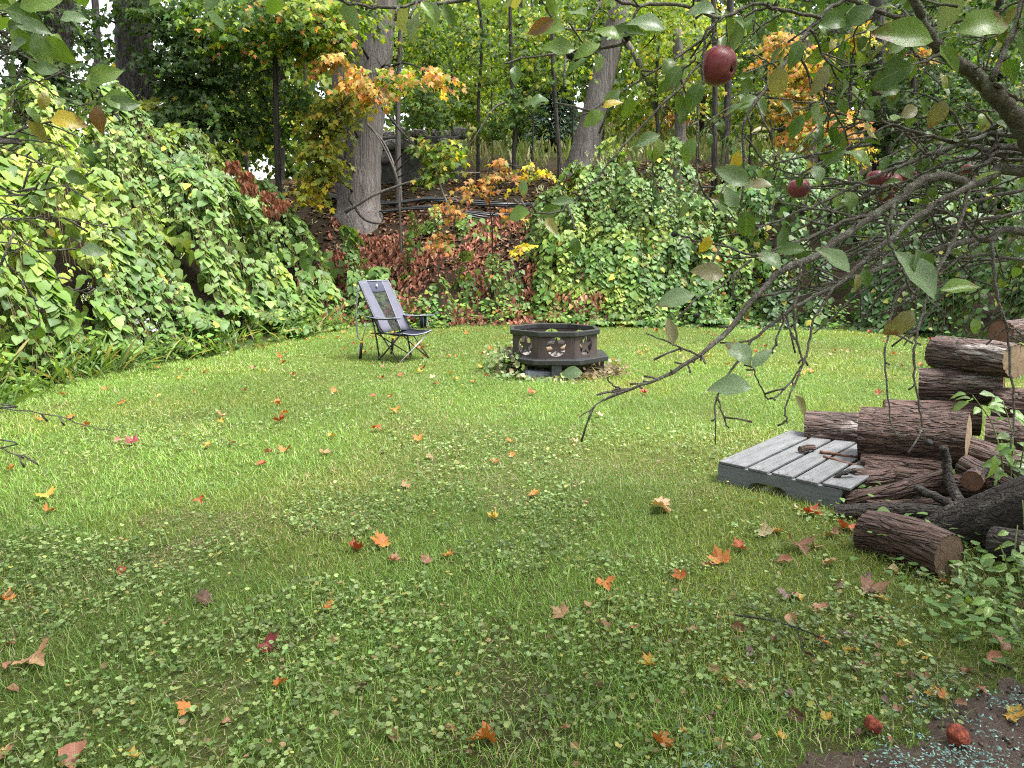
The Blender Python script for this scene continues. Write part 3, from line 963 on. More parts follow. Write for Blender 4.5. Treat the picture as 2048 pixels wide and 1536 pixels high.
def tree(name, label, trunks, blobs, bark, tmpl=T_MAPLE_FAR, limbs=True, group=None, cat='tree', size=.12, single=0, sides=10):
    """trunks: [([(u,v,Y),...], r_base, r_top)], the first one starts on the ground"""
    u0, v0, Y0 = trunks[0][0][0]
    b = P(u0, v0, Y0); base = np.array([b[0], b[1], H1(b[0], b[1]) - .08])
    root = empty(name, base)
    top_pts = []
    for i, (pts, r0, r1) in enumerate(trunks):
        q = [P(*p) for p in pts]
        if i == 0:
            q = [p for p in q if p[2] > base[2] + .1]
            q = [base - np.array([0, 0, .25 + 1.3 * r0]), base] + q
        c = curve_pts(q, 8 + 4 * len(q)) - base
        n = len(c)
        rad = np.interp(np.linspace(0, 1, n), [0, 1], [r0, r1])
        if i == 0: rad = rad * (1 + .42 * np.exp(-np.maximum(c[:, 2] + .15, 0) / (.3 + .5 * r0)))
        Geo().tube(c, rad, sides, True, .05).build('trunk', bark, root)
        top_pts.append(c)
    if blobs:
        L = []
        for bb in blobs:
            bb = list(bb)
            if len(bb) < 8: bb.append(size)
            L.append(blob(*bb))
        pos = np.vstack([l[0] for l in L]); Mx = np.vstack([l[1] for l in L]); sz = np.concatenate([l[2] for l in L]); co = np.vstack([l[3] for l in L])
        leaf_cloud('crown', tmpl, pos - base, Mx, sz, co, M_TREELEAF, root)
        if limbs:
            for l in L:
                c = l[4] - base
                allp = np.vstack(top_pts)
                lower = allp[allp[:, 2] < c[2] + .4] if (allp[:, 2] < c[2] + .4).any() else allp
                a = lower[np.argmin(np.linalg.norm(lower - c, axis=1))]
                if .4 < np.linalg.norm(a - c) < 9:
                    m = (a + c) / 2 + np.array([0, 0, .12 * np.linalg.norm(a - c)]) + (R.random(3) - .5) * .2
                    ln = np.linalg.norm(a - c)
                    gb = Geo(); pl = curve_pts([a, m, c], 8); gb.tube(pl, np.linspace(min(.05, .012 * ln + .008), .006, 8), 5, False)
                    for q in range(7):
                        s = pl[int(R.integers(3, 8))]; e2 = c + (R.random(3) - .5) * ln * .55
                        gb.tube(curve_pts([s, (s + e2) / 2 + np.array([0, 0, .08]), e2], 5), np.linspace(.008, .003, 5), 4, False)
                    gb.build('branch', M_DARKBARK, root)
    tag(root, label, cat, group)
    return root


Y = 17.7
tree('maple_tree', 'large old maple with pale grey triple trunk standing on the bank', [
    ([(718, 440, Y), (722, 380, Y), (733, 260, Y), (750, 130, Y), (764, 20, Y), (775, -120, Y)], .50, .30),
    ([(705, 430, Y + .1), (690, 300, Y + .2), (688, 170, Y + .3), (684, 40, Y + .3), (676, -120, Y + .3)], .34, .22),
    ([(716, 250, Y + .2), (714, 120, Y + .3), (716, 0, Y + .3), (722, -120, Y + .3)], .26, .2)],
    [(520, 55, 150, 55, 15.2, 2300, PAL_GREEN + [(1.2, (.24, .33, .04)), (.35, (.5, .18, .07))]),
     (630, 45, 90, 55, 15.0, 1500, PAL_YG + [(.5, (.5, .2, .07))]),
     (735, 30, 60, 35, 16.0, 220, PAL_GREEN + PAL_YG),
     (668, 118, 50, 18, 14.8, 180, PAL_ORANGE), (720, 160, 55, 22, 14.8, 210, PAL_ORANGE), (800, 150, 60, 18, 14.9, 190, PAL_ORANGE + PAL_YG), (870, 148, 40, 14, 15.0, 140, PAL_ORANGE), (745, 190, 30, 14, 14.8, 110, PAL_ORANGE),
     (650, 250, 38, 50, 15.4, 600, PAL_OLIVE), (645, 320, 36, 50, 15.4, 600, PAL_OLIVE), (620, 375, 32, 30, 15.3, 260, PAL_YELLOW + PAL_OLIVE), (690, 215, 45, 30, 15.3, 380, PAL_OLIVE),
     (560, -200, 330, 130, 16, 900, PAL_GREEN, .17), (900, -180, 260, 110, 18, 800, PAL_YG, .17)],
    M_MAPLEBARK, T_MAPLE, sides=18)

tree('leaning_maple', 'thick grey maple trunk leaning to the right behind the thicket', [
    ([(1165, 330, 20.5), (1180, 260, 20.5), (1205, 160, 20.6), (1232, 50, 20.7), (1250, -60, 20.8)], .46, .26),
    ([(1232, 60, 20.7), (1270, 110, 20.4), (1302, 180, 20.2), (1318, 260, 20.1)], .10, .05)],
    [(1330, 60, 110, 60, 20, 900, PAL_YG), (1180, 20, 90, 40, 20, 600, PAL_GREEN + PAL_YG), (1300, 150, 60, 60, 20, 450, PAL_YG), (1255, -170, 330, 120, 20, 1200, PAL_YG)],
    M_MAPLEBARK, sides=14)

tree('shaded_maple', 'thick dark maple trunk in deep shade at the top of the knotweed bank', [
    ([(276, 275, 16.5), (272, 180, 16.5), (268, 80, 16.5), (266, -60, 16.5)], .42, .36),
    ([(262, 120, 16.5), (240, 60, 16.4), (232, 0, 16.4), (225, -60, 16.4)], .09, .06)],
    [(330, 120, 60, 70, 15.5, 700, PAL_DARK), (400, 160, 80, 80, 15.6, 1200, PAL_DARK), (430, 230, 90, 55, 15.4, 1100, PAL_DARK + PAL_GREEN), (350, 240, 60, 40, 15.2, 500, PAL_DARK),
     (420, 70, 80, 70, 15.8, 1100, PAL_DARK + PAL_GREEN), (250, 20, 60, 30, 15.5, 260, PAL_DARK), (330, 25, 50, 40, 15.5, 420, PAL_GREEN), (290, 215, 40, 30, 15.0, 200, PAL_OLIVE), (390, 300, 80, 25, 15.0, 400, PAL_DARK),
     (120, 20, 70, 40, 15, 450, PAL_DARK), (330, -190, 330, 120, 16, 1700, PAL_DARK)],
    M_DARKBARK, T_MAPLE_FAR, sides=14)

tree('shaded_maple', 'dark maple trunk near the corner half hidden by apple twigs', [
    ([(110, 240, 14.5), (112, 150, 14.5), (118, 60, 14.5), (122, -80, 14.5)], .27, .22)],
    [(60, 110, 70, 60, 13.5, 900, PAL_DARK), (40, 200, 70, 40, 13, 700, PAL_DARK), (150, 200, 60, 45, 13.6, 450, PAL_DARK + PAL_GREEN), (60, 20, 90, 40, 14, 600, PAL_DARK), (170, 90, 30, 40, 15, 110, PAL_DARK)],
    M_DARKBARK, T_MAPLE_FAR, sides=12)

_sap = [
    ('slim dark sapling standing alone between the shaded trunks and big maple', [(556, 345, 15.6), (553, 250, 15.6), (551, 150, 15.6), (550, 60, 15.6), (556, -60, 15.6)], .075, .05,
     [(600, 210, 45, 45, 16.2, 420, PAL_GREEN), (510, 160, 70, 60, 16.4, 800, PAL_DARK + PAL_GREEN), (520, 260, 60, 40, 16.4, 480, PAL_GREEN)]),
    ('thin dark sapling rising from the shaded ridge', [(490, 285, 18.5), (480, 200, 18.5), (471, 110, 18.5), (468, 20, 18.5)], .05, .035, [(470, 110, 60, 40, 18.8, 400, PAL_DARK + PAL_GREEN)]),
    ('slender grey sapling just behind the big maple trunk', [(797, 360, 18.2), (796, 230, 18.2), (799, 120, 18.2), (801, 40, 18.2)], .085, .05, [(850, 90, 60, 50, 18.6, 650, PAL_YG + PAL_GREEN), (860, 210, 60, 50, 18.6, 550, PAL_GREEN)]),
    ('thin upright sapling with forked top in the middle of the wood', [(956, 310, 19.5), (957, 200, 19.5), (963, 110, 19.5), (962, 40, 19.5), (950, -40, 19.5)], .05, .035, [(930, 60, 70, 45, 19.6, 600, PAL_YG + PAL_GREEN), (985, 160, 60, 40, 19.8, 450, PAL_YG)]),
    ('crooked dark sapling with a kinked stem in the middle of the wood', [(1028, 305, 19), (1031, 240, 19), (1025, 180, 19), (1022, 110, 19), (1020, -10, 19)], .06, .045, [(1070, 90, 80, 50, 19.4, 800, PAL_YG + PAL_GREEN), (1000, 250, 60, 30, 19.2, 300, PAL_GREEN)]),
    ('straight dark sapling in front of the blue green conifer', [(1119, 318, 18.6), (1113, 240, 18.6), (1107, 140, 18.6), (1102, -20, 18.6)], .06, .05, [(1120, 150, 60, 40, 19, 500, PAL_GREEN + PAL_YG), (1040, 210, 45, 35, 19, 330, PAL_GREEN)]),
    ('left stem of the pair of straight black saplings', [(1428, 360, 17.4), (1429, 260, 17.4), (1430, 140, 17.4), (1426, -40, 17.4)], .075, .06, [(1400, 130, 60, 60, 18, 550, PAL_YG)]),
    ('right thicker stem of the pair of straight black saplings', [(1448, 355, 17.5), (1453, 260, 17.5), (1457, 140, 17.5), (1462, -40, 17.5)], .10, .08, [(1500, 200, 60, 50, 18, 450, PAL_GREEN + PAL_YG)]),
    ('short grey trunk cut off by leaves left of the black sapling pair', [(1360, 330, 20), (1360, 250, 20), (1357, 150, 20), (1355, 60, 20)], .17, .13, [(1350, 190, 60, 45, 20.2, 450, PAL_YG)]),
    ('dark arching sapling beyond the black sapling pair', [(1318, 320, 20), (1315, 260, 20), (1313, 180, 20), (1316, 90, 20)], .06, .04, []),
    ('grey trunk showing below the orange maple leaves', [(1618, 350, 19.5), (1620, 280, 19.5), (1618, 200, 19.5), (1610, 60, 19.5)], .16, .12, [(1580, 90, 70, 50, 20, 700, PAL_GREEN), (1700, 190, 60, 60, 20, 600, PAL_GREEN)]),
    ('dark trunk behind the apple twigs at the right of the wood', [(1650, 345, 21), (1655, 250, 21), (1658, 120, 21), (1664, -30, 21)], .20, .16, [(1720, 60, 90, 60, 21, 900, PAL_GREEN), (1850, 90, 100, 80, 21, 1100, PAL_GREEN + PAL_DARK)]),
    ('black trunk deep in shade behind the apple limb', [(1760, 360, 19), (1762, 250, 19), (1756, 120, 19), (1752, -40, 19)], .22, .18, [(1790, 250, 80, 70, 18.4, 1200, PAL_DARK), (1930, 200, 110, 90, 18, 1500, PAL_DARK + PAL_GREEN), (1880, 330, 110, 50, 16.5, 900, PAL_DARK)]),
]
for lab, pts, r0, r1, bl in _sap:
    tree('sapling', lab, [(pts, r0, r1)], bl, M_MAPLEBARK if 'grey' in lab else M_DARKBARK, group='slim trunks in the wood', sides=8)

for j, (u, v0, Yq, r, top, pal) in enumerate([(845, 330, 21, .04, -30, PAL_YG), (905, 320, 23, .045, -30, PAL_YG), (985, 300, 22, .035, 20, PAL_GREEN), (1065, 300, 23, .04, -30, PAL_YG), (1145, 300, 24, .04, 10, PAL_GREEN), (1395, 310, 22, .05, -30, PAL_YG), (1500, 320, 21, .05, -30, PAL_GREEN), (1545, 320, 23, .06, -30, PAL_GREEN), (1690, 340, 19, .06, -30, PAL_DARK), (1835, 340, 18, .08, -30, PAL_DARK), (620, 330, 20, .05, -30, PAL_GREEN), (425, 290, 19, .045, -30, PAL_DARK)]):
    lab = ['just right of the stone block', 'between the stone block and forked sapling', 'between the forked and the kinked saplings', 'just right of the kinked sapling', 'at the left of the leaning maple', 'left of the black sapling pair', 'right of the black sapling pair', 'left of the orange maple', 'right of the orange maple', 'in deep shade behind the apple limb', 'left of the big maple trunk', 'right of the thick shaded trunk'][j]
    k1, k2 = R.uniform(-14, 14), R.uniform(-20, 20)
    tree('sapling', 'thin dark stem ' + lab, [([(u, v0, Yq), (u + k1 * .5, v0 * .66, Yq), (u + k1, v0 * .33, Yq), (u + k2, top, Yq)], r, r * .6)], [(u + R.uniform(-30, 30), R.uniform(30, 190), 65, 45, Yq + .4, 420, pal), (u + R.uniform(-40, 40), R.uniform(-20, 120), 60, 40, Yq - .4, 330, pal)], M_DARKBARK, group='slim trunks in the wood', sides=6)

tree('orange_maple', 'young maple with bright orange leaves in front of the right hand trunks', [
    ([(1600, 345, 18.0), (1598, 260, 18.0), (1590, 150, 18.0), (1585, 60, 18.0)], .05, .03)],
    [(1560, 95, 50, 28, 17.8, 420, PAL_ORANGE), (1610, 130, 50, 45, 17.8, 600, PAL_ORANGE + PAL_YELLOW), (1590, 200, 60, 40, 17.8, 700, PAL_ORANGE + PAL_OLIVE), (1660, 250, 60, 32, 17.6, 700, PAL_ORANGE), (1620, 265, 50, 22, 17.6, 350, PAL_ORANGE), (1715, 70, 35, 30, 17.6, 260, PAL_OLIVE + PAL_YELLOW), (1700, 310, 40, 25, 17.4, 260, PAL_YELLOW + PAL_OLIVE), (1850, 110, 25, 15, 17.4, 110, PAL_ORANGE)],
    M_DARKBARK)
tree('orange_sapling', 'small maple sapling with rusty orange leaves right of the big maple', [
    ([(985, 470, 15.4), (980, 420, 15.4), (975, 360, 15.4), (985, 320, 15.4)], .02, .01),
    ([(905, 480, 15.2), (912, 420, 15.2), (918, 380, 15.2)], .016, .01)],
    [(1000, 340, 42, 24, 15.3, 150, PAL_RUST), (945, 375, 30, 24, 15.2, 110, PAL_RUST), (915, 415, 26, 28, 15.0, 100, PAL_RUST), (885, 478, 36, 22, 14.8, 110, PAL_RUST), (1025, 425, 30, 22, 15.1, 60, PAL_RUST), (1050, 495, 12, 20, 14.6, 36, PAL_YELLOW), (1060, 350, 45, 26, 15.2, 130, PAL_OLIVE + PAL_YELLOW)],
    M_DARKBARK, T_MAPLE, cat='sapling', size=.10)
tree('green_sapling', 'small green maple sapling leaning in front of the stone block', [
    ([(800, 440, 16.2), (796, 360, 16.2), (770, 290, 16.2), (735, 250, 16.0)], .035, .02)],
    [(860, 300, 40, 25, 16, 220, PAL_GREEN + PAL_OLIVE), (880, 340, 35, 25, 15.8, 180, PAL_GREEN + PAL_OLIVE), (905, 300, 35, 22, 15.8, 150, PAL_YG)],
    M_MAPLEBARK, T_MAPLE, cat='sapling')

# trees farther back that close the view
_far = [
    ('far yellow green maple glowing behind the shaded trunks', 560, 24, [(540, 130, 90, 90, 24, 1400, PAL_YG), (500, 240, 80, 40, 23, 700, PAL_YG + PAL_YELLOW), (600, 40, 90, 70, 24, 900, PAL_GREEN)]),
    ('far bright yellow green maple behind the stone block', 880, 26, [(880, 110, 110, 90, 26, 2000, PAL_YG), (840, 210, 70, 50, 25, 800, PAL_YG + PAL_GREEN), (940, 200, 80, 60, 26, 1000, PAL_YG)]),
    ('far yellow green maple in the middle of the wood', 1040, 28, [(1040, 60, 130, 80, 28, 1900, PAL_YG), (1060, 160, 100, 60, 28, 1200, PAL_YG + PAL_GREEN), (1000, 220, 70, 30, 27, 500, PAL_YG)]),
    ('far green maple behind the leaning trunk', 1200, 27, [(1170, 110, 90, 80, 27, 1300, PAL_GREEN + PAL_YG), (1250, 40, 120, 70, 27, 1300, PAL_YG), (1280, 180, 80, 60, 27, 900, PAL_YG)]),
    ('far golden maple behind the black sapling pair', 1400, 29, [(1390, 90, 110, 90, 29, 1700, PAL_YG + PAL_YELLOW), (1450, 200, 90, 60, 29, 1000, PAL_YG), (1340, 210, 80, 50, 29, 800, PAL_YG + PAL_ORANGE)]),
    ('far green maple behind the orange leaves', 1560, 26, [(1540, 70, 110, 80, 26, 1600, PAL_GREEN + PAL_YG), (1570, 200, 90, 70, 26, 1200, PAL_YG), (1660, 120, 90, 90, 26, 1300, PAL_GREEN)]),
    ('far dark tree behind the upper apple leaves', 1800, 25, [(1780, 80, 120, 90, 25, 1900, PAL_GREEN + PAL_DARK), (1800, 230, 110, 80, 24, 1500, PAL_DARK), (1920, 160, 120, 110, 24, 1900, PAL_DARK + PAL_GREEN)]),
    ('far shadowy tree at the edge of the wood behind the vine thicket', 2000, 22, [(2020, 60, 110, 90, 22, 1400, PAL_GREEN), (2000, 260, 110, 90, 20, 1600, PAL_DARK), (1860, 330, 90, 50, 19, 900, PAL_DARK), (1980, 375, 130, 45, 17, 1000, PAL_DARK + PAL_GREEN), (1800, 375, 110, 35, 18, 600, PAL_DARK + PAL_GREEN)]),
    ('far green tree beyond the dark ridge', 420, 27, [(440, 140, 60, 70, 27, 700, PAL_GREEN + PAL_YG), (400, 230, 60, 40, 26, 500, PAL_GREEN + PAL_YG), (340, 60, 60, 30, 27, 260, PAL_DARK)]),
    ('far slender tree beyond the shaded trunks at the bright gap', 190, 24, [(190, 170, 40, 40, 24, 150, PAL_DARK), (120, 60, 70, 60, 22, 500, PAL_DARK), (230, 110, 50, 30, 24, 120, PAL_DARK)]),
]
for lab, u, Yf, bl in _far:
    bl = bl + [(u, -330, 190, 140, Yf, 480 if u > 350 else 200, PAL_GREEN, .27)]  # out-of-view crown over each far tree, added to darken the wood
    gh = H1(P(u, 300, Yf)[0], Yf)
    tree('woodland_tree', lab, [([(u, 512 - (gh - CAM_H) * FPX / Yf, Yf), (u + 5, 120, Yf), (u - 4, -60, Yf)], .16, .10)], bl, M_DARKBARK, T_CARD, False, 'trees at the back of the wood', size=.19, sides=7)

# distant dense wood that reads as one mass
L = []
for u in range(230, 2150, 75):
    for v in (-60, 10, 80, 150, 215):
        if u < 400 and R.random() < .8: continue
        if 980 < u < 1450 and v > 200: continue
        L.append(blob(u + R.uniform(-30, 30), v + R.uniform(-25, 25), 85, 65, R.uniform(34, 46), 230, (PAL_GREEN + PAL_YG if R.random() < .6 else PAL_GREEN + PAL_DARK) if u < 1600 else PAL_DARK + PAL_GREEN, .48, 2.5))
for u, v in [(450, 285), (500, 300), (540, 290), (580, 305), (620, 280), (600, 330), (560, 330), (480, 250), (530, 240), (590, 240)]:
    L.append(blob(u, v, 50, 32, R.uniform(30, 36), 300, PAL_YG + PAL_GREEN, .26, 2))
for u in range(1290, 2150, 75):
    L.append(blob(u, R.uniform(235, 300), 60, 34, R.uniform(30, 38), 200, PAL_GREEN + PAL_DARK, .34, 2))
for u in range(1000, 1300, 70):
    L.append(blob(u, R.uniform(205, 245), 60, 28, R.uniform(40, 46), 150, PAL_GREEN + PAL_YG, .4, 2))
o = leaf_cloud('distant_wood', T_CARD, np.vstack([l[0] for l in L]), np.vstack([l[1] for l in L]), np.concatenate([l[2] for l in L]), np.vstack([l[3] for l in L]), M_TREELEAF)
tag(o, 'dense green woodland closing the view behind the trunks', 'woodland', kind='stuff')

# the bluish conifer beyond the saplings
con = empty('conifer', P(1105, 270, 27)); con.location.z = H1(con.location.x, con.location.y)
ch = 3.1; cp, ct, cn = [], [], []
for q in range(2600):
    t = R.random() ** .8; a = R.random() * 6.28; rr = (1 - t) * 1.15 * R.random() ** .4
    cp.append((math.cos(a) * rr, math.sin(a) * rr, .35 + t * ch - .15 * rr)); ct.append((math.cos(a), math.sin(a), -.15 + .4 * R.random())); cn.append(R.random(3) - .5 + np.array([0, -.3, .6]))
leaf_cloud('crown', T_DRYLEAF, np.array(cp), frames(np.array(ct), np.array(cn)), np.full(2600, .26), pick([(3, (.10, .16, .13)), (2, (.14, .20, .17)), (1, (.06, .10, .08))], 2600), M_LEAF, con)
Geo().tube([(0, 0, -.1), (0, 0, 3.2)], [.1, .02], 8).build('trunk', M_DARKBARK, con)
tag(con, 'blue green conifer standing in the meadow beyond the saplings', 'conifer')

# ------------------------------------------------------------------ stone block, pipes, sticks on the bank
M_STONE = bark_material('stone', (.10, .095, .085), (.22, .21, .19), None, 0, 8, (1, 1, 1), .9, .8, .03)
sb = P(830, 345, 20); sb = np.array([sb[0], sb[1], H1(sb[0], sb[1]) - .2])
st = empty('stone_foundation', sb)
body = Geo().box((0, .15, .62), (2.5, 1.1, 1.3)).build('block', plain('concrete', (.045, .044, .040), .9, .2, .5, 5, .8), st, False)
bv = body.modifiers.new('bevel', 'BEVEL'); bv.width = .06; bv.segments = 2
for row, (hgt, nst) in enumerate(((1.42, 6), (1.08, 7), (.76, 6))):
    xx = -1.25 + .15 * R.random()
    for q in range(nst):
        ww = R.uniform(.26, .52) if row else R.uniform(.3, .6); hh_ = R.uniform(.2, .32)
        if row and R.random() < .35: xx += ww; continue
        bm = bmesh.new(); bmesh.ops.create_icosphere(bm, subdivisions=2, radius=.5)
        for vv in bm.verts:
            f = 1 + .18 * math.sin(vv.co.x * 9 + q * 3) * math.cos(vv.co.z * 7 + row)
            vv.co = Vector((max(-.42, min(.42, vv.co.x * f * 1.1)) * ww, max(-.4, min(.4, vv.co.y * f)) * .45, max(-.38, min(.38, vv.co.z * f * 1.1)) * hh_ * 1.25)) + Vector((R.random(3) - .5).tolist()) * .02
        me = bpy.data.meshes.new('stone'); bm.to_mesh(me); bm.free()
        o = link('stone', me, M_STONE, st); o.location = (xx + ww / 2, -.40 if row else R.uniform(-.25, .1), hgt - .05 + R.uniform(-.04, .04)); o.rotation_euler = (0, R.uniform(-.15, .15), 0)
        xx += ww
tag(st, 'low dark stone and concrete foundation block behind the big maple', 'wall')

M_PIPE = plain('black_plastic', (.018, .022, .026), .4, .5, .3, 8)
for k in range(9):
    a = P(600 + 14 * k, 350 + 3 * k, 18.4 - .1 * k); b_ = P(1120 - 20 * k, 372 - 3 * (k % 4), 18.2 - .12 * k)
    pl = []
    for t in np.linspace(0, 1, 9):
        q = a * (1 - t) + b_ * t
        pl.append((q[0], q[1], H1(q[0], q[1]) + .04 + .045 * (k % 5) + .03 * math.sin(t * 4 + k)))
    o = Geo().tube(pl, .022, 7).build('black_pipe', M_PIPE)
    tag(o, 'black plastic pipe in the bundle lying behind the big maple', 'pipe', 'bundle of black pipes')

_sticks = [([(800, 430, 15.9), (795, 360, 15.9), (765, 290, 15.9), (735, 245, 15.9)], 'curved bare stick leaning against the big maple trunk'),
           ([(690, 425, 16), (760, 385, 15.8), (870, 350, 15.8), (960, 345, 15.9)], 'long bare branch lying across the bank below the pipes'),
           ([(765, 215, 16.5), (800, 260, 16.3), (830, 290, 16.2)], 'broken dark branch hanging beside the big maple'),
           ([(900, 420, 15.6), (880, 370, 15.7), (872, 330, 15.8)], 'thin bare stem standing right of the big maple'),
           ([(700, 400, 16.1), (730, 440, 15.7), (780, 450, 15.5)], 'forked twig at the foot of the big maple'),
           ([(1010, 205, 19), (985, 220, 18.8), (940, 290, 18.6)], 'bare crooked branch reaching left from the kinked sapling')]
for pts, lab in _sticks:
    g_ = Geo(); c = curve_pts([P(*q) for q in pts], 12); g_.tube(c, np.linspace(.035, .012, 12), 6, True, .1)
    tag(g_.build('bare_stick', M_MAPLEBARK if 'bare' in lab else M_DARKBARK), lab, 'stick')

# ------------------------------------------------------------------ camp chair
XA = np.array([.59, .81, 0]); XA /= np.linalg.norm(XA)
FA = np.array([XA[1], -XA[0], 0])
CH0 = (G(798, 727) + G(858, 717)) / 2
chair = empty('camp_chair', CH0)
chair.rotation_euler = (0, 0, math.atan2(XA[1], XA[0]))      # local x = across, local -y = forward


def cl(x, f, z): return (x, -f, z)


M_FRAME = plain('black_steel', (.012, .012, .014), .35, .5, .3, 30)
M_STEEL = plain('bare_steel_edge', (.33, .33, .35), .3, .6, .2, 30, 0, .6)
def fabric(name, c):
    m = NT(name, .85, .2)
    v = m.noise(m.coord(), 300, 2); w = m.noise(m.coord(), 9, 4)
    m.color(m.mix(w, tuple(x * .8 for x in c), tuple(x * 1.2 for x in c))); m.bump(m.math('ADD', v, m.math('MULTIPLY', w, 2.0)), .35, .004)
    return m.m
M_LAV = fabric('lavender_grey_fabric', (.098, .10, .128))
M_SLATE = fabric('slate_fabric', (.05, .052, .078))
M_NAVY = fabric('black_blue_fabric', (.016, .018, .028))
M_TRIM = plain('light_grey_piping', (.24, .25, .29), .7, .2, .1)
M_YEL = plain('yellow_plastic', (.62, .33, .02), .45, .4, .1)
mm = NT('black_mesh_fabric', .8, .2); mm.b.inputs['Base Color'].default_value = (.02, .02, .024, 1)
_tp = mm.n('ShaderNodeBsdfTransparent'); _mx = mm.n('ShaderNodeMixShader'); _mx.inputs[0].default_value = .50
mm.l(_tp.outputs[0], _mx.inputs[1]); mm.l(mm.b.outputs[0], _mx.inputs[2]); mm.l(_mx.outputs[0], mm.out.inputs[0])
M_MESH = mm.m


def ch_tube(name, pts, r, mat=None, sides=8, par=None):
    return Geo().tube([cl(*p) for p in pts], r, sides).build(name, mat or M_FRAME, par or chair)


def sheet(name, rows, mat, par, sag=0.0, thick=.006, n=10, m=12):
    """a cloth panel between two edge polylines (left and right), sagging in between"""
    a = curve_pts([cl(*p) for p in rows[0]], m); b = curve_pts([cl(*p) for p in rows[1]], m)
    V = []
    for i in range(m):
        for k in range(n):
            t = k / (n - 1); p = a[i] * (1 - t) + b[i] * t
            p = p + np.array([0, .3, -1.0]) * sag * math.sin(math.pi * t)
            V.append(p)
    F = [(i * n + k, i * n + k + 1, (i + 1) * n + k + 1, (i + 1) * n + k) for i in range(m - 1) for k in range(n - 1)]
    o = Geo().add(V, F).build(name, mat, par)
    md = o.modifiers.new('solid', 'SOLIDIFY'); md.thickness = thick
    return o


bt = lambda x, t, off=0: (x * (1 - .05 * t), -.33 - .41 * t - off, .40 + .66 * t)      # a point on the reclined back
for s in (-1, 1):
    ch_tube('back_post', [bt(s * .29, -.05, .02), bt(s * .29, 1.0, .02)], .010)
    ch_tube('rear_leg', [(s * .30, -.35, 0.0), (s * .295, -.42, .36), (s * .285, -.50, .60)], .011)
    ch_tube('side_brace', [(s * .285, 0.0, .01), (s * .285, -.40, .43)], .009, M_FRAME)
    ch_tube('side_brace', [(s * .275, -.35, .05), (s * .275, 0.04, .39)], .008)
    ch_tube('seat_rail', [(s * .285, -.52, .37), (s * .28, .06, .39)], .009)
    ch_tube('arm_post', [(s * .30, -.06, .60), (s * .285, .0, .50), (s * .275, .03, .39)], .007, M_STEEL if s > 0 else M_FRAME)
    ch_tube('arm_post', [(s * .295, -.50, .60), (s * .285, -.28, .40)], .007)
    lo = ch_tube('rocker_leg', [(s * .30, -.74, 0.0), (s * .297, -.70, .24)], .019)
    ch_tube('collar', [(s * .2975, -.703, .225), (s * .2965, -.697, .25)], .024, M_YEL, 10, lo)
    ch_tube('piston', [(s * .297, -.70, .24), (s * .29, -.60, .50)], .006, M_STEEL, 8, lo)
    Geo().box(cl(s * .30, -.755, .12), (.012, .006, .13)).build('sticker', plain('sticker_white', (.6, .62, .62), .5), lo, False)
    ft = ch_tube('foot', [(s * .30, -.35, 0.0), (s * .299, -.36, .07)], .017)
    ar = sheet('armrest', ([(s * .255, -.56, .595), (s * .255, -.3, .575), (s * .255, .02 + .05 * (s > 0), .60)], [(s * .335, -.56, .595), (s * .335, -.3, .575), (s * .335, .02 + .05 * (s > 0), .60)]), M_SLATE, chair, .008, .008, 6, 10)
    for e in (.252, .338):
        ch_tube('piping', curve_pts([(s * e, -.56, .60), (s * e, -.3, .58), (s * e, .02 + .05 * (s > 0), .605)], 8), .005, M_TRIM, 5, ar)
ch_tube('front_brace', [(-.285, .0, .005), (.0, .03, .20), (.275, .05, .39)], .0085, M_STEEL)
ch_tube('front_brace', [(.285, .0, .005), (.0, .01, .20), (-.275, .05, .39)], .0085)
ch_tube('rear_brace', [(-.285, -.37, .03), (.285, -.45, .38)], .008)
ch_tube('rear_brace', [(.285, -.36, .03), (-.285, -.44, .38)], .008)
seat = sheet('seat', ([(-.28, -.40, .39), (-.285, -.15, .375), (-.275, .07, .395)], [(.28, -.40, .39), (.285, -.15, .375), (.275, .07, .395)]), M_NAVY, chair, .05, .012, 14, 12)
front = curve_pts([(-.275, .072, .40), (-.1, .085, .372), (.1, .085, .372), (.275, .072, .40)], 12)
ch_tube('piping', front, .006, M_TRIM, 6, seat)
ch_tube('piping', [(.28, -.40, .40), (.285, -.15, .385), (.275, .07, .40)], .006, M_TRIM, 6, seat)
# the back: centre mesh between two tapering side panels, a head panel above
xs = lambda t: .085 + .065 * t ** 1.0
sheet('mesh_panel', ([bt(-xs(0), 0), bt(-xs(.4), .4), bt(-xs(.78), .78)], [bt(xs(0), 0), bt(xs(.4), .4), bt(xs(.78), .78)]), M_MESH, chair, .012, .002, 10, 10)
hp = sheet('head_panel', ([bt(-xs(.78), .78), bt(-xs(.9), .9, -.012), bt(-xs(1) - .01, 1.0)], [bt(xs(.78), .78), bt(xs(.9), .9, -.012), bt(xs(1) + .01, 1.0)]), M_SLATE, chair, .008, .022, 12, 10)
q = bt(.0, .905, -.03)
Geo().tube([cl(q[0] - .012, q[1] + .002, q[2] - .016), cl(q[0] - .002, q[1], q[2] + .022)], [.017, .006], 6).build('logo_patch', plain('logo_white', (.75, .75, .62), .5, .2, .02), hp)
for s in (-1, 1):
    sp = sheet('side_panel', ([bt(s * (xs(0) + .003), 0, -.002), bt(s * (xs(.4) + .003), .4, -.004), bt(s * (xs(.78) + .003), .78, -.004), bt(s * (xs(1) + .003), 1.0, -.002)],
                              [bt(s * .285, -.02), bt(s * .285, .4), bt(s * .285, .78), bt(s * .285, 1.0)]), M_LAV, chair, .006, .010, 8, 14)
    ch_tube('piping', [bt(s * (xs(t) + .002), t, -.008) for t in np.linspace(0, 1, 8)], .004, M_TRIM, 5, sp)
    ch_tube('piping', [bt(s * .29, t, -.004) for t in np.linspace(0, 1, 8)], .0035, M_TRIM, 5, sp)
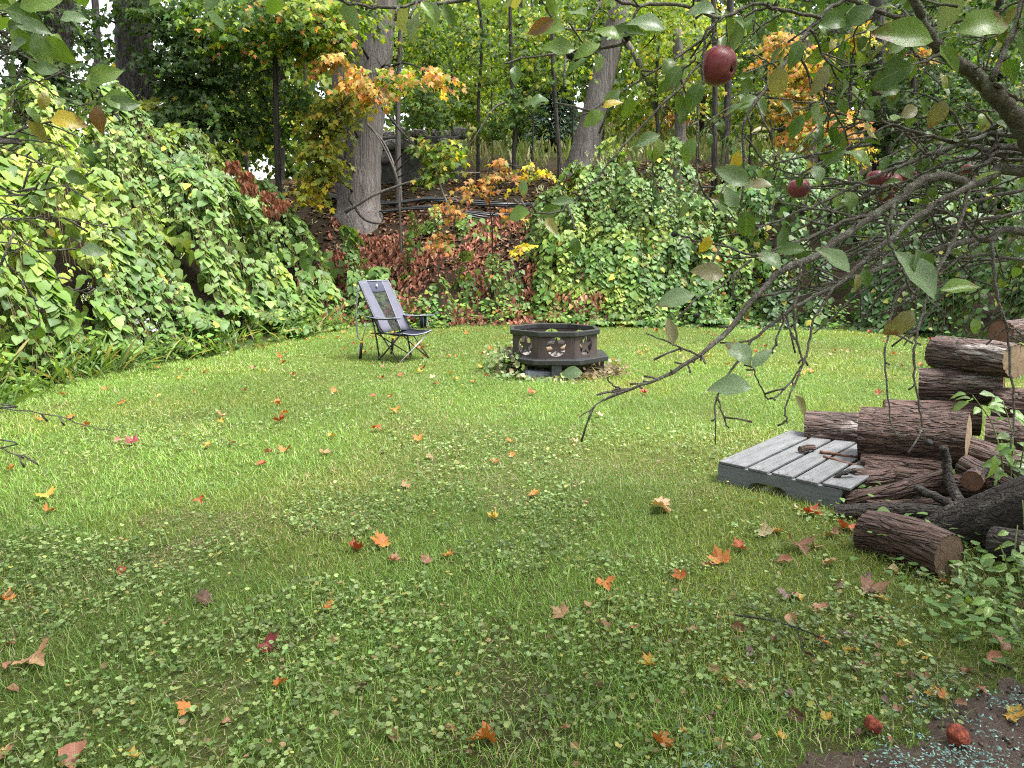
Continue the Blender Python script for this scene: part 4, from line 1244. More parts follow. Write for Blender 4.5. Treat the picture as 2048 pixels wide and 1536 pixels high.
ch_tube('piping', [bt(-.285, 1.0, -.004), bt(0, 1.005, -.004), bt(.285, 1.0, -.004)], .007, M_TRIM, 6, hp)
cup = Geo()
cup.tube([cl(.30, -.10, .44), cl(.30, -.10, .592)], [.042, .047], 14)
co = cup.build('cup_holder', M_NAVY, chair)
Geo().tube([cl(.30 + .047 * math.cos(a), -.10 + .047 * math.sin(a), .594) for a in np.linspace(0, 6.283, 15)], .005, 5, False).build('piping', M_TRIM, co)
for a in (-.75, 2.4):
    Geo().tube([cl(.30 + .048 * math.cos(a), -.10 + .048 * math.sin(a), .59), cl(.30 + .044 * math.cos(a), -.10 + .044 * math.sin(a), .44)], .004, 5).build('piping', M_TRIM, co)
strap = curve_pts([bt(-.30, .92, .03), (-.315, -.76, .70), (-.32, -.76, .45), (-.31, -.75, .30), (-.30, -.70, .25)], 18)
sv = []
for p in strap: sv += [cl(p[0], p[1] - .012, p[2]), cl(p[0], p[1] + .012, p[2])]
o = Geo().add(sv, [(2 * i, 2 * i + 1, 2 * i + 3, 2 * i + 2) for i in range(17)]).build('carry_strap', plain('strap_grey', (.20, .21, .245), .8), chair)
o.modifiers.new('solid', 'SOLIDIFY').thickness = .004
tag(chair, 'lavender grey folding camp rocker chair with black frame standing on the lawn', 'chair')

# ------------------------------------------------------------------ octagonal fire pit
pit = empty('fire_pit', (PIT[0], PIT[1], H1(PIT[0], PIT[1])))
M_PITBLK = plain('pit_black_paint', (.022, .022, .024), .42, .5, .35, 12, .1)
_m = NT('pit_rusty_panel', .62, .4)
_n = _m.noise(_m.coord('Object', (1, 1, .5)), 9, 6, .7); _n2 = _m.noise(_m.coord('Object', (3, 3, .4)), 14, 4)
_m.color(_m.mix(_n2, _m.ramp(_n, [(.3, (.032, .021, .019)), (.55, (.050, .034, .030)), (.75, (.085, .045, .03))]), _m.ramp(_n, [(.3, (.032, .025, .024)), (.7, (.072, .058, .055))]))); _m.bump(_n, .25, .005)
M_RUST = _m.m
W_P, Z0, Z1 = 1.00, .235, .505
ap = W_P / 2; side_w = 2 * ap * math.tan(math.pi / 8)
cz = (Z0 + Z1) / 2
for k in range(8):
    g_ = Geo()
    n = 40; r = .113
    ring, rect = [], []
    hw, hh_ = side_w / 2, (Z1 - Z0) / 2
    for j in range(n):
        a = 2 * math.pi * j / n
        c, s = math.cos(a), math.sin(a)
        f = min(hw / abs(c) if abs(c) > 1e-6 else 1e9, hh_ / abs(s) if abs(s) > 1e-6 else 1e9)
        ring.append((c * r, 0, s * r)); rect.append((c * f, 0, s * f))
    # keep the rectangle's corners sharp
    ca = math.atan2(hh_, hw)
    for sx in (1, -1):
        for sz in (1, -1):
            a = math.atan2(sz * hh_, sx * hw) % (2 * math.pi); j = int(round(a / (2 * math.pi) * n)) % n
            rect[j] = (sx * hw, 0, sz * hh_)
    g_.add(ring + rect, [(j, (j + 1) % n, n + (j + 1) % n, n + j) for j in range(n)])
    th = math.pi / 4 * k - math.pi / 2
    o = g_.build('panel', M_RUST, pit, False)
    o.location = (math.cos(th) * ap, math.sin(th) * ap, cz); o.rotation_euler = (0, 0, th + math.pi / 2)
    o.modifiers.new('solid', 'SOLIDIFY').thickness = .005
    sg = Geo(); pts = [(0, 0, 0)]
    for j in range(10):
        a = math.pi / 2 + j * math.pi / 5; rr = r * 1.01 if j % 2 == 0 else r * .40
        pts.append((math.cos(a) * rr, 0, math.sin(a) * rr))
    sg.add(pts, [(0, 1 + j, 1 + (j + 1) % 10) for j in range(10)])
    so = sg.build('star', M_RUST, o, False); so.location = (0, .001, 0); so.modifiers.new('solid', 'SOLIDIFY').thickness = .004


def octa_ring(ri, ro, z0, z1, name, mat):
    V = []
    for (rr, z) in ((ro, z0), (ro, z1), (ri, z1), (ri, z0)):
        for k in range(8):
            a = math.pi / 8 + k * math.pi / 4
            V.append((rr / math.cos(math.pi / 8) * math.cos(a), rr / math.cos(math.pi / 8) * math.sin(a), z))
    F = []
    for q in range(4):
        for k in range(8):
            F.append((q * 8 + k, q * 8 + (k + 1) % 8, ((q + 1) % 4) * 8 + (k + 1) % 8, ((q + 1) % 4) * 8 + k))
    o = Geo().add(V, F).build(name, mat, pit, False)
    b = o.modifiers.new('bevel', 'BEVEL'); b.width = .006; b.segments = 2
    return o


octa_ring(.485, .535, .490, .548, 'rim', M_PITBLK)
octa_ring(.44, .640, .175, .232, 'shelf', M_PITBLK)
octa_ring(.40, .47, .12, .172, 'base_ring', M_PITBLK)
for k in range(4):
    a = -math.pi / 2 + k * math.pi / 2
    o = Geo().box((0, 0, .0875), (.115, .03, .175)).build('leg', plain('leg_black', (.045, .047, .056), .5, .4, .3), pit, False)
    o.location = (math.cos(a) * .60, math.sin(a) * .60, -.002); o.rotation_euler = (0, 0, a + math.pi / 2)
g_ = Geo()
rr = np.linspace(0, .43, 8); V = [(0, 0, .20)]
for i in range(1, 8):
    for k in range(24):
        a = k * math.pi / 12; V.append((rr[i] * math.cos(a), rr[i] * math.sin(a), .185 + .05 * R.random() + .04 * (1 - rr[i] / .43)))
F = [(0, 1 + k, 1 + (k + 1) % 24) for k in range(24)] + [(1 + (i - 1) * 24 + k, 1 + i * 24 + k, 1 + i * 24 + (k + 1) % 24, 1 + (i - 1) * 24 + (k + 1) % 24) for i in range(1, 7) for k in range(24)]
g_.add(V, F).build('ash_bed', plain('ash', (.16, .15, .14), .95, .1, .5, 30, .6), pit)
tag(pit, 'rusty octagonal steel fire pit with star cut outs on the lawn', 'fire pit')
for j, (x, y, z, a, l, r) in enumerate([(-.05, -.22, .30, .2, .34, .035), (.16, -.10, .31, -.5, .38, .04), (-.20, .05, .29, 1.2, .32, .035), (.05, .16, .32, .1, .4, .04)]):
    d = np.array([math.cos(a), math.sin(a), .08]) * l / 2; c = np.array([PIT[0] + x, PIT[1] + y, z])
    o = Geo().tube(curve_pts([c - d, c, c + d], 7), r, 8, True, .12).build('charred_log', M_ENDPALE if j < 2 else M_LOGDARK)
    tag(o, ['pale split stick lying in the fire pit behind the front star', 'pale split log crossing the ash in the fire pit', 'charred log on the far ash of the fire pit near its side', 'charred log lying at the back inside the fire pit'][j], 'firewood')
# paving stone under the pit and a collar of cut weeds
bm = bmesh.new(); bmesh.ops.create_cube(bm, size=1); bmesh.ops.bevel(bm, geom=list(bm.edges), offset=.06, segments=2, affect='EDGES')
me = bpy.data.meshes.new('stone'); bm.to_mesh(me); bm.free()
o = link('paving_stone', me, plain('slate_stone', (.19, .20, .24), .8, .3, .3, 6, .4)); o.scale = (.30, .22, .10); o.location = (PIT[0] - .22, PIT[1] - .46, .035); o.rotation_euler = (0, .05, .2)
tag(o, 'flat blue grey paving stone under the front of the fire pit', 'stone')
n = 1500
a = R.random(n) * 6.28; rr = R.normal(.66, .12, n)
x, y = PIT[0] + np.cos(a) * rr, PIT[1] + np.sin(a) * rr
hp_ = (.05 + .22 * smooth(.4, .62, fbm(x * 3, y * 3, 2))) * (1 + .8 * ((x > PIT[0] + .3) | (x < PIT[0] - .4)))
hp_ = hp_ * np.where(np.abs(x - PIT[0]) < .3, .35, .75)
p = np.column_stack([x, y, H(x, y) + R.random(n) * hp_ * .9])
aa = R.random(n) * 6.28
lightd = x > PIT[0] + .12
cw = np.where(lightd[:, None], pick([(3, (.19, .15, .085)), (2, (.13, .095, .06)), (1, (.25, .21, .13))], n), pick([(3, (.16, .24, .09)), (2, (.30, .32, .16)), (1, (.16, .11, .07)), (1, (.10, .16, .05))], n))
hay = lightd & (R.random(n) < .55)
o = leaf_cloud('weed_debris', T_BLADE, p[hay], frames(np.column_stack([np.cos(aa), np.sin(aa), (R.random(n) - .4) * .8])[hay], R.random((n, 3))[hay] - .5 + np.array([0, 0, .5])), .07 + .14 * R.random(hay.sum()), cw[hay], M_DRY)
tag(o, 'dry grass clippings heaped against the fire pit legs', 'debris', kind='stuff')
o = leaf_cloud('pit_ivy', T_IVY, p[~hay], frames(np.column_stack([np.cos(aa), np.sin(aa), (R.random(n) - .4) * .8])[~hay], R.random((n, 3))[~hay] - .5 + np.array([0, -.5, .5])), .03 + .035 * R.random((~hay).sum()), cw[~hay], M_LEAF)
tag(o, 'ground ivy and weeds growing around the fire pit base', 'weeds', kind='stuff')

# ------------------------------------------------------------------ pallet
PA = G(1437, 922, .139); ang = math.radians(-43.5)
pal = empty('pallet', (PA[0], PA[1], 0)); pal.rotation_euler = (0, 0, ang)   # local x along the stringers, local y along the boards
_m = NT('weathered_grey_wood', .78, .3)
_v = _m.coord('Object', (12, 1.2, 12)); _n = _m.noise(_v, 5, 7, .7, .4); _n2 = _m.noise(_m.coord(), 3, 3)
_m.color(_m.mix(_m.math('MULTIPLY', _n2, .9), _m.ramp(_n, [(.28, (.085, .088, .092)), (.5, (.15, .155, .163)), (.72, (.22, .225, .235))]), (.075, .075, .078)))
_st = _m.ramp(_m.noise(_m.coord('Object', (3, 1, 3)), 7, 6, .75), [(.5, (0, 0, 0)), (.68, (.7, .7, .7))])
_c = _m.b.inputs['Base Color'].links[0].from_socket
_m.color(_m.mix(_st, _c, (.055, .05, .045))); _m.bump(_n, .7, .008)
M_PALLET = _m.m
_m = NT('painted_stringer', .7, .35)
_n = _m.noise(_m.coord('Object', (1.2, 12, 12)), 5, 6, .7)
_m.color(_m.ramp(_n, [(.25, (.07, .074, .082)), (.5, (.12, .127, .14)), (.8, (.16, .168, .185))])); _m.bump(_n, .5, .006)
M_STRING = _m.m
LX, LY = .76, 1.10
bw = [.175, .12, .125, .125, .15]; xx = 0.0
for w in bw:
    o = Geo().box((w / 2, LY / 2, 0), (w, LY + R.uniform(-.01, .02), .017)).build('board', M_PALLET, pal, False)
    b = o.modifiers.new('bevel', 'BEVEL'); b.width = .003; b.segments = 1
    o.location = (xx, 0, .1305 + R.uniform(-.002, .002)); o.rotation_euler = (R.uniform(-.006, .006), R.uniform(-.012, .012), R.uniform(-.006, .006))
    xx += w + .022
for yy in (.02, LY / 2, LY - .02):
    prof = [(0, 0), (.20, 0), (.215, .035), (.25, .055), (.40, .055), (.435, .035), (.45, 0), (.74, 0), (.74, .120), (0, .120)]
    V = [(px, -.02, pz) for px, pz in prof] + [(px, .02, pz) for px, pz in prof]; n = len(prof)
    F = [tuple(range(n)), tuple(range(2 * n - 1, n - 1, -1))] + [(j, n + j, n + (j + 1) % n, (j + 1) % n) for j in range(n)]
    o = Geo().add(V, F).build('stringer', M_STRING, pal, False); o.location = (0.0, yy, 0)
for yy in (.06, LY - .06):
    o = Geo().box((.37, 0, -.004), (.70, .09, .012)).build('bottom_board', M_PALLET, pal, False); o.location = (0, yy, .003)
for w, x in zip(bw, np.cumsum([0] + [v + .022 for v in bw[:-1]])):
    for q in (.3, .7):
        o = Geo().tube([(0, 0, 0), (0, 0, .002)], .004, 6).build('nail', plain('nail_head', (.12, .10, .09), .5) if 'nail_head' not in bpy.data.materials else bpy.data.materials['nail_head'], pal); o.location = (x + w * q, .022, .1395)
tag(pal, 'grey weathered wooden pallet lying on the lawn under the log pile', 'pallet')


# ------------------------------------------------------------------ logs
def make_log(label, a, b, r, bark, end, r2=None, name='log', rough=.05, ends=True, cat='log'):
    a = np.array(P(*a)) if len(a) == 3 and abs(a[0]) > 30 else np.array(a, float)
    b = np.array(P(*b)) if len(b) == 3 and abs(b[0]) > 30 else np.array(b, float)
    L = np.linalg.norm(b - a); d = Vector((b - a) / L)
    r2 = r2 or r * .94
    root = empty(name, tuple((a + b) / 2)); root.rotation_euler = d.to_track_quat('X', 'Z').to_euler()
    nu, nv = 72, max(14, int(L / .022)); ph = R.random() * 90
    th = np.arange(nu) * 2 * math.pi / nu; xs_ = np.linspace(-L / 2, L / 2, nv)
    T_, X_ = np.meshgrid(th, xs_)
    base = r + (r2 - r) * (X_ / L + .5)
    cx_, sx_ = np.cos(T_), np.sin(T_)
    wv = fbm(cx_ * 1.2 + ph, sx_ * 1.2 + X_ * 1.5 / max(r, .05) * .12, 3) - .5
    warp = (fbm(X_ * 9 + ph, T_ * 1.3, 3) - .5) * 1.6
    ridge = np.abs(np.modf((T_ + warp * .35) * 16 / 6.2832 * max(1, r / .1) + 100 + 0.0)[0] - .5) * 2
    cutx = fbm(X_ * 26 + ph, np.floor((T_ + warp * .35) * 16 / 6.2832) * 3.7, 2)
    rad = base * (1 + .26 * wv) + r * rough * (smooth(.1, .8, 1 - ridge) * 1.1 - .3 + .7 * (cutx - .5)) 
    for q in range(int(R.integers(1, 4))):                       # knots
        kx, kt = R.uniform(-.4, .4) * L, R.uniform(0, 6.283)
        dd_ = ((X_ - kx) / (r * .32)) ** 2 + ((((T_ - kt + math.pi) % (2 * math.pi)) - math.pi) / .32) ** 2
        rad = rad + r * (.16 * np.exp(-dd_) - .10 * np.exp(-dd_ * 5))
    bend = (R.random(2) - .5) * .10 * L * (1 if r < .1 else .4)
    par = 1 - (2 * X_ / L) ** 2
    cutw = (np.abs(X_) > L / 2 - .03) * 0
    V = np.column_stack([(X_ + rad * cx_ * .05 * np.sign(X_) * (np.abs(X_) > L * .47)).ravel(), (rad * cx_ + bend[0] * par).ravel(), (rad * sx_ + bend[1] * par).ravel()])
    ii = (np.arange(nv - 1)[:, None] * nu + np.arange(nu)[None]); jj = (np.arange(nv - 1)[:, None] * nu + (np.arange(nu)[None] + 1) % nu)
    F = np.stack([ii, jj, jj + nu, ii + nu], -1).reshape(-1, 4)
    link('bark', np_mesh('bark', V, F, None, None, True), bark, root)
    for row, sx in ((0, -1), (nv - 1, 1)):
        rim = V[row * nu:(row + 1) * nu].copy(); rim[:, 0] -= sx * .004; mid = rim * np.array([1, .5, .5]); c = np.array([[rim[0, 0] - sx * .002, 0, 0]])
        V2 = np.vstack([c, mid, rim])
        k = np.arange(nu); k2 = (k + 1) % nu
        link('cut_end', np_mesh('cut_end', V2, [np.column_stack([np.zeros(nu, int), 1 + k, 1 + k2]), np.column_stack([1 + k, 1 + nu + k, 1 + nu + k2, 1 + k2])]), end, root)
    tag(root, label, cat, 'logs piled beside the pallet')
    return root


make_log('thick brown barked log lying in front across the pallet end', (1722, 868, 4.40), (1938, 882, 4.06), .176, M_LOG, M_ENDPALE, .165)
make_log('thick log on the pallet boards showing behind the front log', (1610, 862, 5.0), (1790, 866, 4.74), .136, M_LOGWHITE, M_ENDRED)
make_log('dark log lying just behind the two thick pallet logs', (1768, 832, 5.25), (1960, 838, 5.0), .125, M_LOG, M_ENDPALE)
make_log('log with white bleached streaks under the topmost log', (1838, 768, 5.35), (2008, 772, 5.05), .130, M_LOGWHITE, M_ENDRED)
make_log('topmost log with whitish bark and pale sawn end', (1874, 704, 5.45), (2034, 722, 4.85), .130, M_LOGWHITE, M_ENDPALE)
make_log('small round log with drilled looking end above the topmost log', (2002, 664, 5.55), (2065, 650, 6.1), .088, M_LOG, M_ENDRED)
make_log('pale ended log below the thick front log at its right', (1932, 905, 4.15), (2090, 950, 3.85), .105, M_LOG, M_ENDPALE)
make_log('log hidden behind the leaves at the right of the stack', (1985, 812, 4.95), (2120, 822, 4.7), .13, M_LOG, M_ENDRED)
make_log('lower log at the right of the stack behind the sapling', (1970, 868, 4.75), (2120, 880, 4.5), .12, M_LOG, M_ENDRED)
make_log('bottom log under the right side of the stack', (1960, 950, 4.7), (2140, 965, 4.5), .12, M_LOGDARK, M_ENDRED)
make_log('long slim log sloping down from under the front log', (1735, 938, 4.18), (1992, 972, 3.72), .068, M_LOG, M_ENDOLD)
make_log('short knobbly log with cut branch stub beside the pallet corner', (1700, 956, 4.02), (1845, 942, 4.12), .056, M_LOG, M_ENDRED, .055)
make_log('smooth dark log leaning over the knobbly log below the pallet', (1690, 1000, 3.80), (1890, 958, 3.66), .046, M_LOG, M_ENDRED, .054)
make_log('thin crooked log on the ground under the leaning log', (1670, 1027, 3.66), (1925, 1032, 3.42), .042, M_LOGDARK, M_ENDOLD)
make_log('small log end facing out of the pile beside the upright stick', (1944, 962, 3.55), (1990, 925, 4.2), .050, M_LOG, M_ENDRED)
make_log('loose log lying in front on the grass with flaky bark', (1730, 1062, 3.28), (1898, 1114, 2.93), .098, M_LOG, M_ENDOLD, .102)
make_log('big dark mossy trunk section lying behind the loose front log', (1868, 1076, 3.48), (2130, 1005, 3.05), .125, M_LOGDARK, M_ENDOLD, .175, rough=.03)
make_log('dark short log lying in the shade beside the mossy trunk section', (1985, 1085, 3.0), (2110, 1110, 2.8), .075, M_LOGDARK, M_ENDOLD)
make_log('split stick lying between the leaning log and the crooked thin log', (1735, 1012, 3.70), (1905, 1004, 3.52), .032, M_LOG, M_ENDRED)
make_log('short dark branch piece crossing under the upright stick', (1800, 985, 3.72), (1962, 1042, 3.38), .030, M_LOGDARK, M_ENDOLD)
make_log('slim reddish log lying just below the thick front log', (1722, 922, 4.22), (1900, 940, 3.96), .045, M_LOG, M_ENDRED)
make_log('short reddish log sticking out beside the sawn end of the front log', (1925, 930, 3.9), (2030, 985, 3.62), .062, M_LOG, M_ENDPALE)
make_log('stubby round offcut lying on the pallet boards', G(1600, 899, .165), G(1628, 895, .165), .020, M_LOG, M_ENDOLD, name='wood_offcut', cat='offcut')

_st = [([(1886, 893, 3.62), (1893, 925, 3.62), (1900, 965, 3.58), (1926, 1018, 3.45)], .020, .030, 'crooked grey dead stick standing up out of the log pile'),
       ([(1830, 975, 3.62), (1870, 992, 3.52), (1915, 1018, 3.42)], .018, .024, 'short rough stick lying against the upright dead stick'),
       ([(1640, 903, 4.45), (1690, 912, 4.38), (1724, 914, 4.34)], .011, .009, 'peeled stick lying on the pallet beside the thick logs'),
       ([(1648, 913, 4.36), (1700, 928, 4.22), (1720, 930, 4.2)], .009, .008, 'thin stick under the peeled stick on the pallet'),
       ([(1660, 965, 3.95), (1682, 948, 3.93), (1712, 940, 3.95)], .012, .016, 'small bent branch end at the pallet corner')]
for pts, r0, r1, lab in _st:
    c = curve_pts([P(*q) for q in pts], 14); c += (R.random(c.shape) - .5) * .006
    tag(Geo().tube(c, np.linspace(r0, r1, 14), 9, True, .12).build('stick', M_LOGDARK if 'peeled' not in lab else M_ENDRED), lab, 'stick')

# bare soil patch with teal seed mulch at the lower right
xs_ = np.linspace(.55, 2.9, 110); ys_ = np.linspace(.9, 2.75, 100)
X_, Y_ = np.meshgrid(xs_, ys_); x, y = X_.ravel(), Y_.ravel()
mk = soil_mask(x, y)
z = H(x, y) - .02 + .030 * mk + mk * (fbm(x * 22, y * 22, 4) - .4) * .030
nx_ = len(xs_); ii = (np.arange(len(ys_) - 1)[:, None] * nx_ + np.arange(nx_ - 1)[None]).ravel()
F = np.column_stack([ii, ii + 1, ii + nx_ + 1, ii + nx_]); F = F[mk[ii] > .02]
_m = NT('bare_soil', .9, .25)
_n = _m.noise(_m.coord(), 60, 8, .75)
_m.color(_m.ramp(_n, [(.3, (.035, .024, .019)), (.55, (.075, .052, .042)), (.78, (.13, .095, .08))])); _m.bump(_n, 1.0, .012)
tag(link('soil_patch', np_mesh('soil_patch', np.column_stack([x, y, z]), F, None, None, True), _m.m), kind='structure')
n = 60000
x = R.uniform(.0, 2.6, n); y = R.uniform(1.25, 3.1, n)
mk = soil_mask(x, y); pt = fbm(x * 7 + 3, y * 7, 3)
near_s = np.exp(-((x - 1.4) ** 2 + (y - 1.9) ** 2) / .5)
k = (R.random(n) < mk * smooth(.44, .62, pt) + .05 * smooth(.5, .7, pt) * near_s + .02 * near_s); x, y, mk = x[k], y[k], mk[k]; n = len(x)
a = R.random(n) * 6.28
o = leaf_cloud('seed_mulch', T_FLAKE, np.column_stack([x, y, H(x, y) + .026 + .016 * R.random(n) + .012 * (1 - mk)]), frames(np.column_stack([np.cos(a), np.sin(a), (R.random(n) - .5) * .7]), np.column_stack([(R.random((n, 2)) - .5) * 1.2, np.ones(n)])), .005 + .010 * R.random(n), pick([(3, (.14, .25, .235)), (2, (.20, .33, .31)), (2, (.07, .14, .135))], n), M_DRY)
tag(o, 'teal hydroseed mulch fibres scattered over the bare soil', 'mulch', kind='stuff')


n = 5200
x = R.uniform(.3, 2.7, n); y = R.uniform(1.2, 2.9, n); mk = soil_mask(x, y)
k = R.random(n) < mk; x, y = x[k], y[k]; n = len(x)
o = leaf_cloud('soil_crumbs', T_CLOD, np.column_stack([x, y, H(x, y) + .008 + .014 * R.random(n)]), frames(R.random((n, 3)) - .5, R.random((n, 3)) - .5), .004 + .018 * R.random(n) ** 2.5, pick([(3, (.055, .038, .030)), (2, (.09, .065, .052)), (1, (.03, .02, .016)), (.3, (.16, .14, .12))], n), M_DRY)
tag(o, 'loose dark crumbs of soil on the bare patch', 'soil', kind='stuff')

# ------------------------------------------------------------------ apple tree reaching in from the right
def Yd(u): return 1.25 + .45 * (u - 1150) / 900


TRUNK = np.array([2.05, 1.95, 0.0])
apple = empty('apple_tree', tuple(TRUNK))
tag(apple, 'apple tree reaching over the lawn with thin bare twigs and red fruit', 'tree')
gt = Geo(); gt.tube(curve_pts([(0, 0, -.05), (.03, .02, .6), (-.04, 0, 1.2), (-.12, -.05, 1.75), (.02, 0, 2.5)], 16), np.linspace(.13, .07, 16), 12, True, .06)
gt.build('trunk', M_BRANCH, apple)

# (points in the photograph, width at start and end in px there, depth offset start and end, leaves per metre)
BR = [
    ([(2230, 470), (2060, 345), (1985, 350), (1945, 368), (1880, 352), (1830, 370), (1795, 400), (1681, 475), (1624, 516), (1567, 540), (1540, 562), (1457, 659), (1396, 711), (1334, 749), (1268, 775), (1194, 790)], 27, 5, .10, 0, 2),
    ([(1268, 775), (1216, 795), (1159, 834)], 5, 3, 0, -.02, 0), ([(1396, 711), (1350, 690), (1292, 667)], 6, 3, 0, -.03, 4), ([(1240, 778), (1222, 765), (1214, 755)], 5, 4, 0, 0, 0),
    ([(1945, 368), (1885, 400), (1834, 435), (1773, 483), (1709, 539), (1681, 567), (1589, 615), (1514, 672), (1474, 724), (1435, 786), (1431, 887)], 17, 3, 0, .08, 2),
    ([(1435, 790), (1447, 836), (1458, 856)], 4, 4, .08, .08, 0),
    ([(2250, 560), (2060, 465), (1982, 477), (1955, 477), (1909, 488), (1861, 504), (1800, 520), (1741, 544), (1687, 560), (1650, 568), (1553, 587), (1500, 592)], 20, 4, .12, .10, 3),
    ([(1955, 477), (1921, 440), (1869, 418), (1794, 416)], 8, 4, .05, .12, 5),
    ([(1984, 483), (1990, 558), (2000, 609), (2017, 678), (2021, 748), (2029, 819), (2021, 897)], 9, 4, .04, -.05, 3),
    ([(1789, 408), (1776, 453), (1781, 491), (1797, 520), (1808, 547), (1821, 579), (1834, 603)], 9, 4, 0, -.06, 2),
    ([(1939, 378), (1917, 451), (1896, 504), (1869, 552), (1853, 600), (1837, 659), (1830, 698), (1828, 756), (1841, 827), (1849, 880)], 10, 4, 0, -.10, 2),
    ([(1832, 544), (1802, 579), (1781, 638), (1771, 698), (1773, 776), (1785, 854), (1810, 881)], 7, 3, -.02, -.08, 1),
    ([(1602, 527), (1593, 575), (1589, 637), (1597, 698), (1606, 725), (1584, 777), (1571, 821), (1575, 847)], 7, 4, 0, -.04, 1),
    ([(1668, 571), (1632, 632), (1615, 698), (1606, 725), (1567, 782), (1536, 797), (1518, 764), (1505, 735)], 7, 3, .03, -.04, 1),
    ([(1580, 615), (1560, 659), (1545, 707)], 5, 5, .06, .05, 0),
    ([(1760, 425), (1700, 439), (1615, 476), (1578, 488), (1525, 510), (1456, 495), (1381, 478), (1356, 468)], 9, 4, .05, .10, 5),
    ([(1525, 510), (1464, 517), (1390, 488)], 6, 3, .09, .10, 5), ([(1503, 520), (1468, 547), (1434, 578), (1390, 598)], 6, 3, .09, .05, 4),
    ([(1800, 450), (1700, 432), (1655, 420), (1566, 407)], 8, 4, .05, .12, 6),
    ([(1700, 300), (1784, 250), (1821, 277), (1850, 309)], 6, 5, .2, .12, 6),
    ([(2250, 420), (2048, 301), (1982, 301), (1928, 290), (1821, 261), (1760, 240)], 17, 5, .15, .2, 9),
    ([(2240, 430), (2048, 309), (1968, 330), (1875, 357), (1821, 384), (1760, 410)], 11, 4, .12, .12, 5),
    ([(2240, 400), (2046, 274), (1955, 279), (1875, 303), (1794, 336), (1741, 357), (1634, 408), (1560, 440), (1500, 464)], 12, 4, .16, .12, 8),
    ([(2046, 320), (1950, 318), (1880, 330), (1790, 372), (1720, 400)], 9, 3, .2, .2, 5),
    ([(2046, 380), (1960, 400), (1900, 430), (1820, 470), (1740, 500), (1660, 510)], 9, 3, .2, .15, 5),
    ([(2050, 420), (1950, 450), (1880, 460), (1800, 490), (1700, 530)], 8, 3, .25, .2, 4),
    ([(2050, 520), (1960, 510), (1890, 530), (1830, 570), (1760, 590)], 8, 3, .2, .15, 5),
    ([(2260, 520), (2130, 330), (2047, 257), (2011, 213), (1978, 178), (1948, 148), (1891, 109), (1864, 79), (1842, 33), (1815, -40)], 52, 14, .05, 0, 6),
    ([(1984, 160), (2017, 82), (2035, 40), (2050, -30)], 14, 9, 0, .05, 12), ([(2017, 85), (2060, 30)], 8, 5, .02, .05, 14),
    ([(1990, 168), (2030, 195), (2070, 215)], 10, 6, 0, .05, 10),
    ([(1885, 105), (1830, 130), (1770, 135), (1700, 160)], 8, 3, 0, -.1, 12),
    ([(1850, 45), (1780, 30), (1700, 0), (1686, 0), (1640, 35), (1609, 74), (1560, 142), (1500, 219), (1486, 264), (1486, 352), (1480, 422)], 12, 5, .02, .05, 7),
    ([(1640, 35), (1560, 20), (1516, 9), (1469, 26), (1430, 45), (1410, 73), (1404, 161), (1395, 249), (1394, 352), (1425, 407)], 9, 4, .03, .02, 9),
    ([(1430, 45), (1432, 70), (1438, 97)], 4, 3, .03, .02, 3),
    ([(1560, 140), (1520, 114), (1475, 114)], 5, 3, .04, .08, 8),
    ([(1425, 60), (1393, 88), (1330, 130), (1264, 170), (1202, 211), (1150, 240)], 7, 3, .03, .1, 11),
    ([(1400, 130), (1346, 187), (1264, 272), (1199, 352), (1146, 404), (1094, 428), (1029, 416)], 7, 3, .03, .06, 8),
    ([(1390, 120), (1369, 138), (1331, 220), (1311, 310), (1300, 380)], 6, 3, .05, .12, 10),
    ([(1440, 35), (1360, 10), (1281, 15), (1258, 79), (1205, 97), (1132, 103), (1059, 114), (1009, 126)], 9, 4, .02, .05, 9),
    ([(1182, 62), (1132, 56), (1100, 29), (1080, -10)], 5, 4, .05, .05, 12),
    ([(1205, 97), (1160, 118), (1132, 125)], 4, 3, .05, .05, 10),
    ([(1281, 15), (1200, -10), (1080, -30), (886, 5), (842, 3), (790, 15), (739, 14), (678, 0), (640, -20)], 9, 5, .05, .1, 4),
    ([(1620, 60), (1660, 130), (1700, 180), (1740, 215)], 6, 3, .05, .15, 11), ([(1590, 100), (1640, 190), (1690, 260), (1700, 330)], 6, 3, .05, .2, 9),
    ([(1486, 270), (1540, 330), (1600, 350), (1640, 340)], 5, 3, .05, .15, 10), ([(1480, 330), (1440, 390), (1470, 440)], 5, 3, .05, 0, 12),
    ([(1940, 290), (1900, 220), (1850, 190), (1790, 180)], 7, 3, .15, .2, 14), ([(2000, 300), (1980, 240), (1930, 210)], 6, 3, .15, .2, 14),
    ([(1900, 350), (1930, 420), (1980, 470), (2010, 560)], 5, 3, .1, .2, 8), ([(1860, 420), (1880, 480), (1930, 540), (1960, 600), (1930, 650)], 5, 3, .15, .3, 6),
]
ap_leaf = []     # position, tip direction, normal, length, branch
M_LICHEN = plain('lichen', (.34, .42, .36), .9, .1, .3, 60)


def px2m(px, Y): return px * Y / FPX


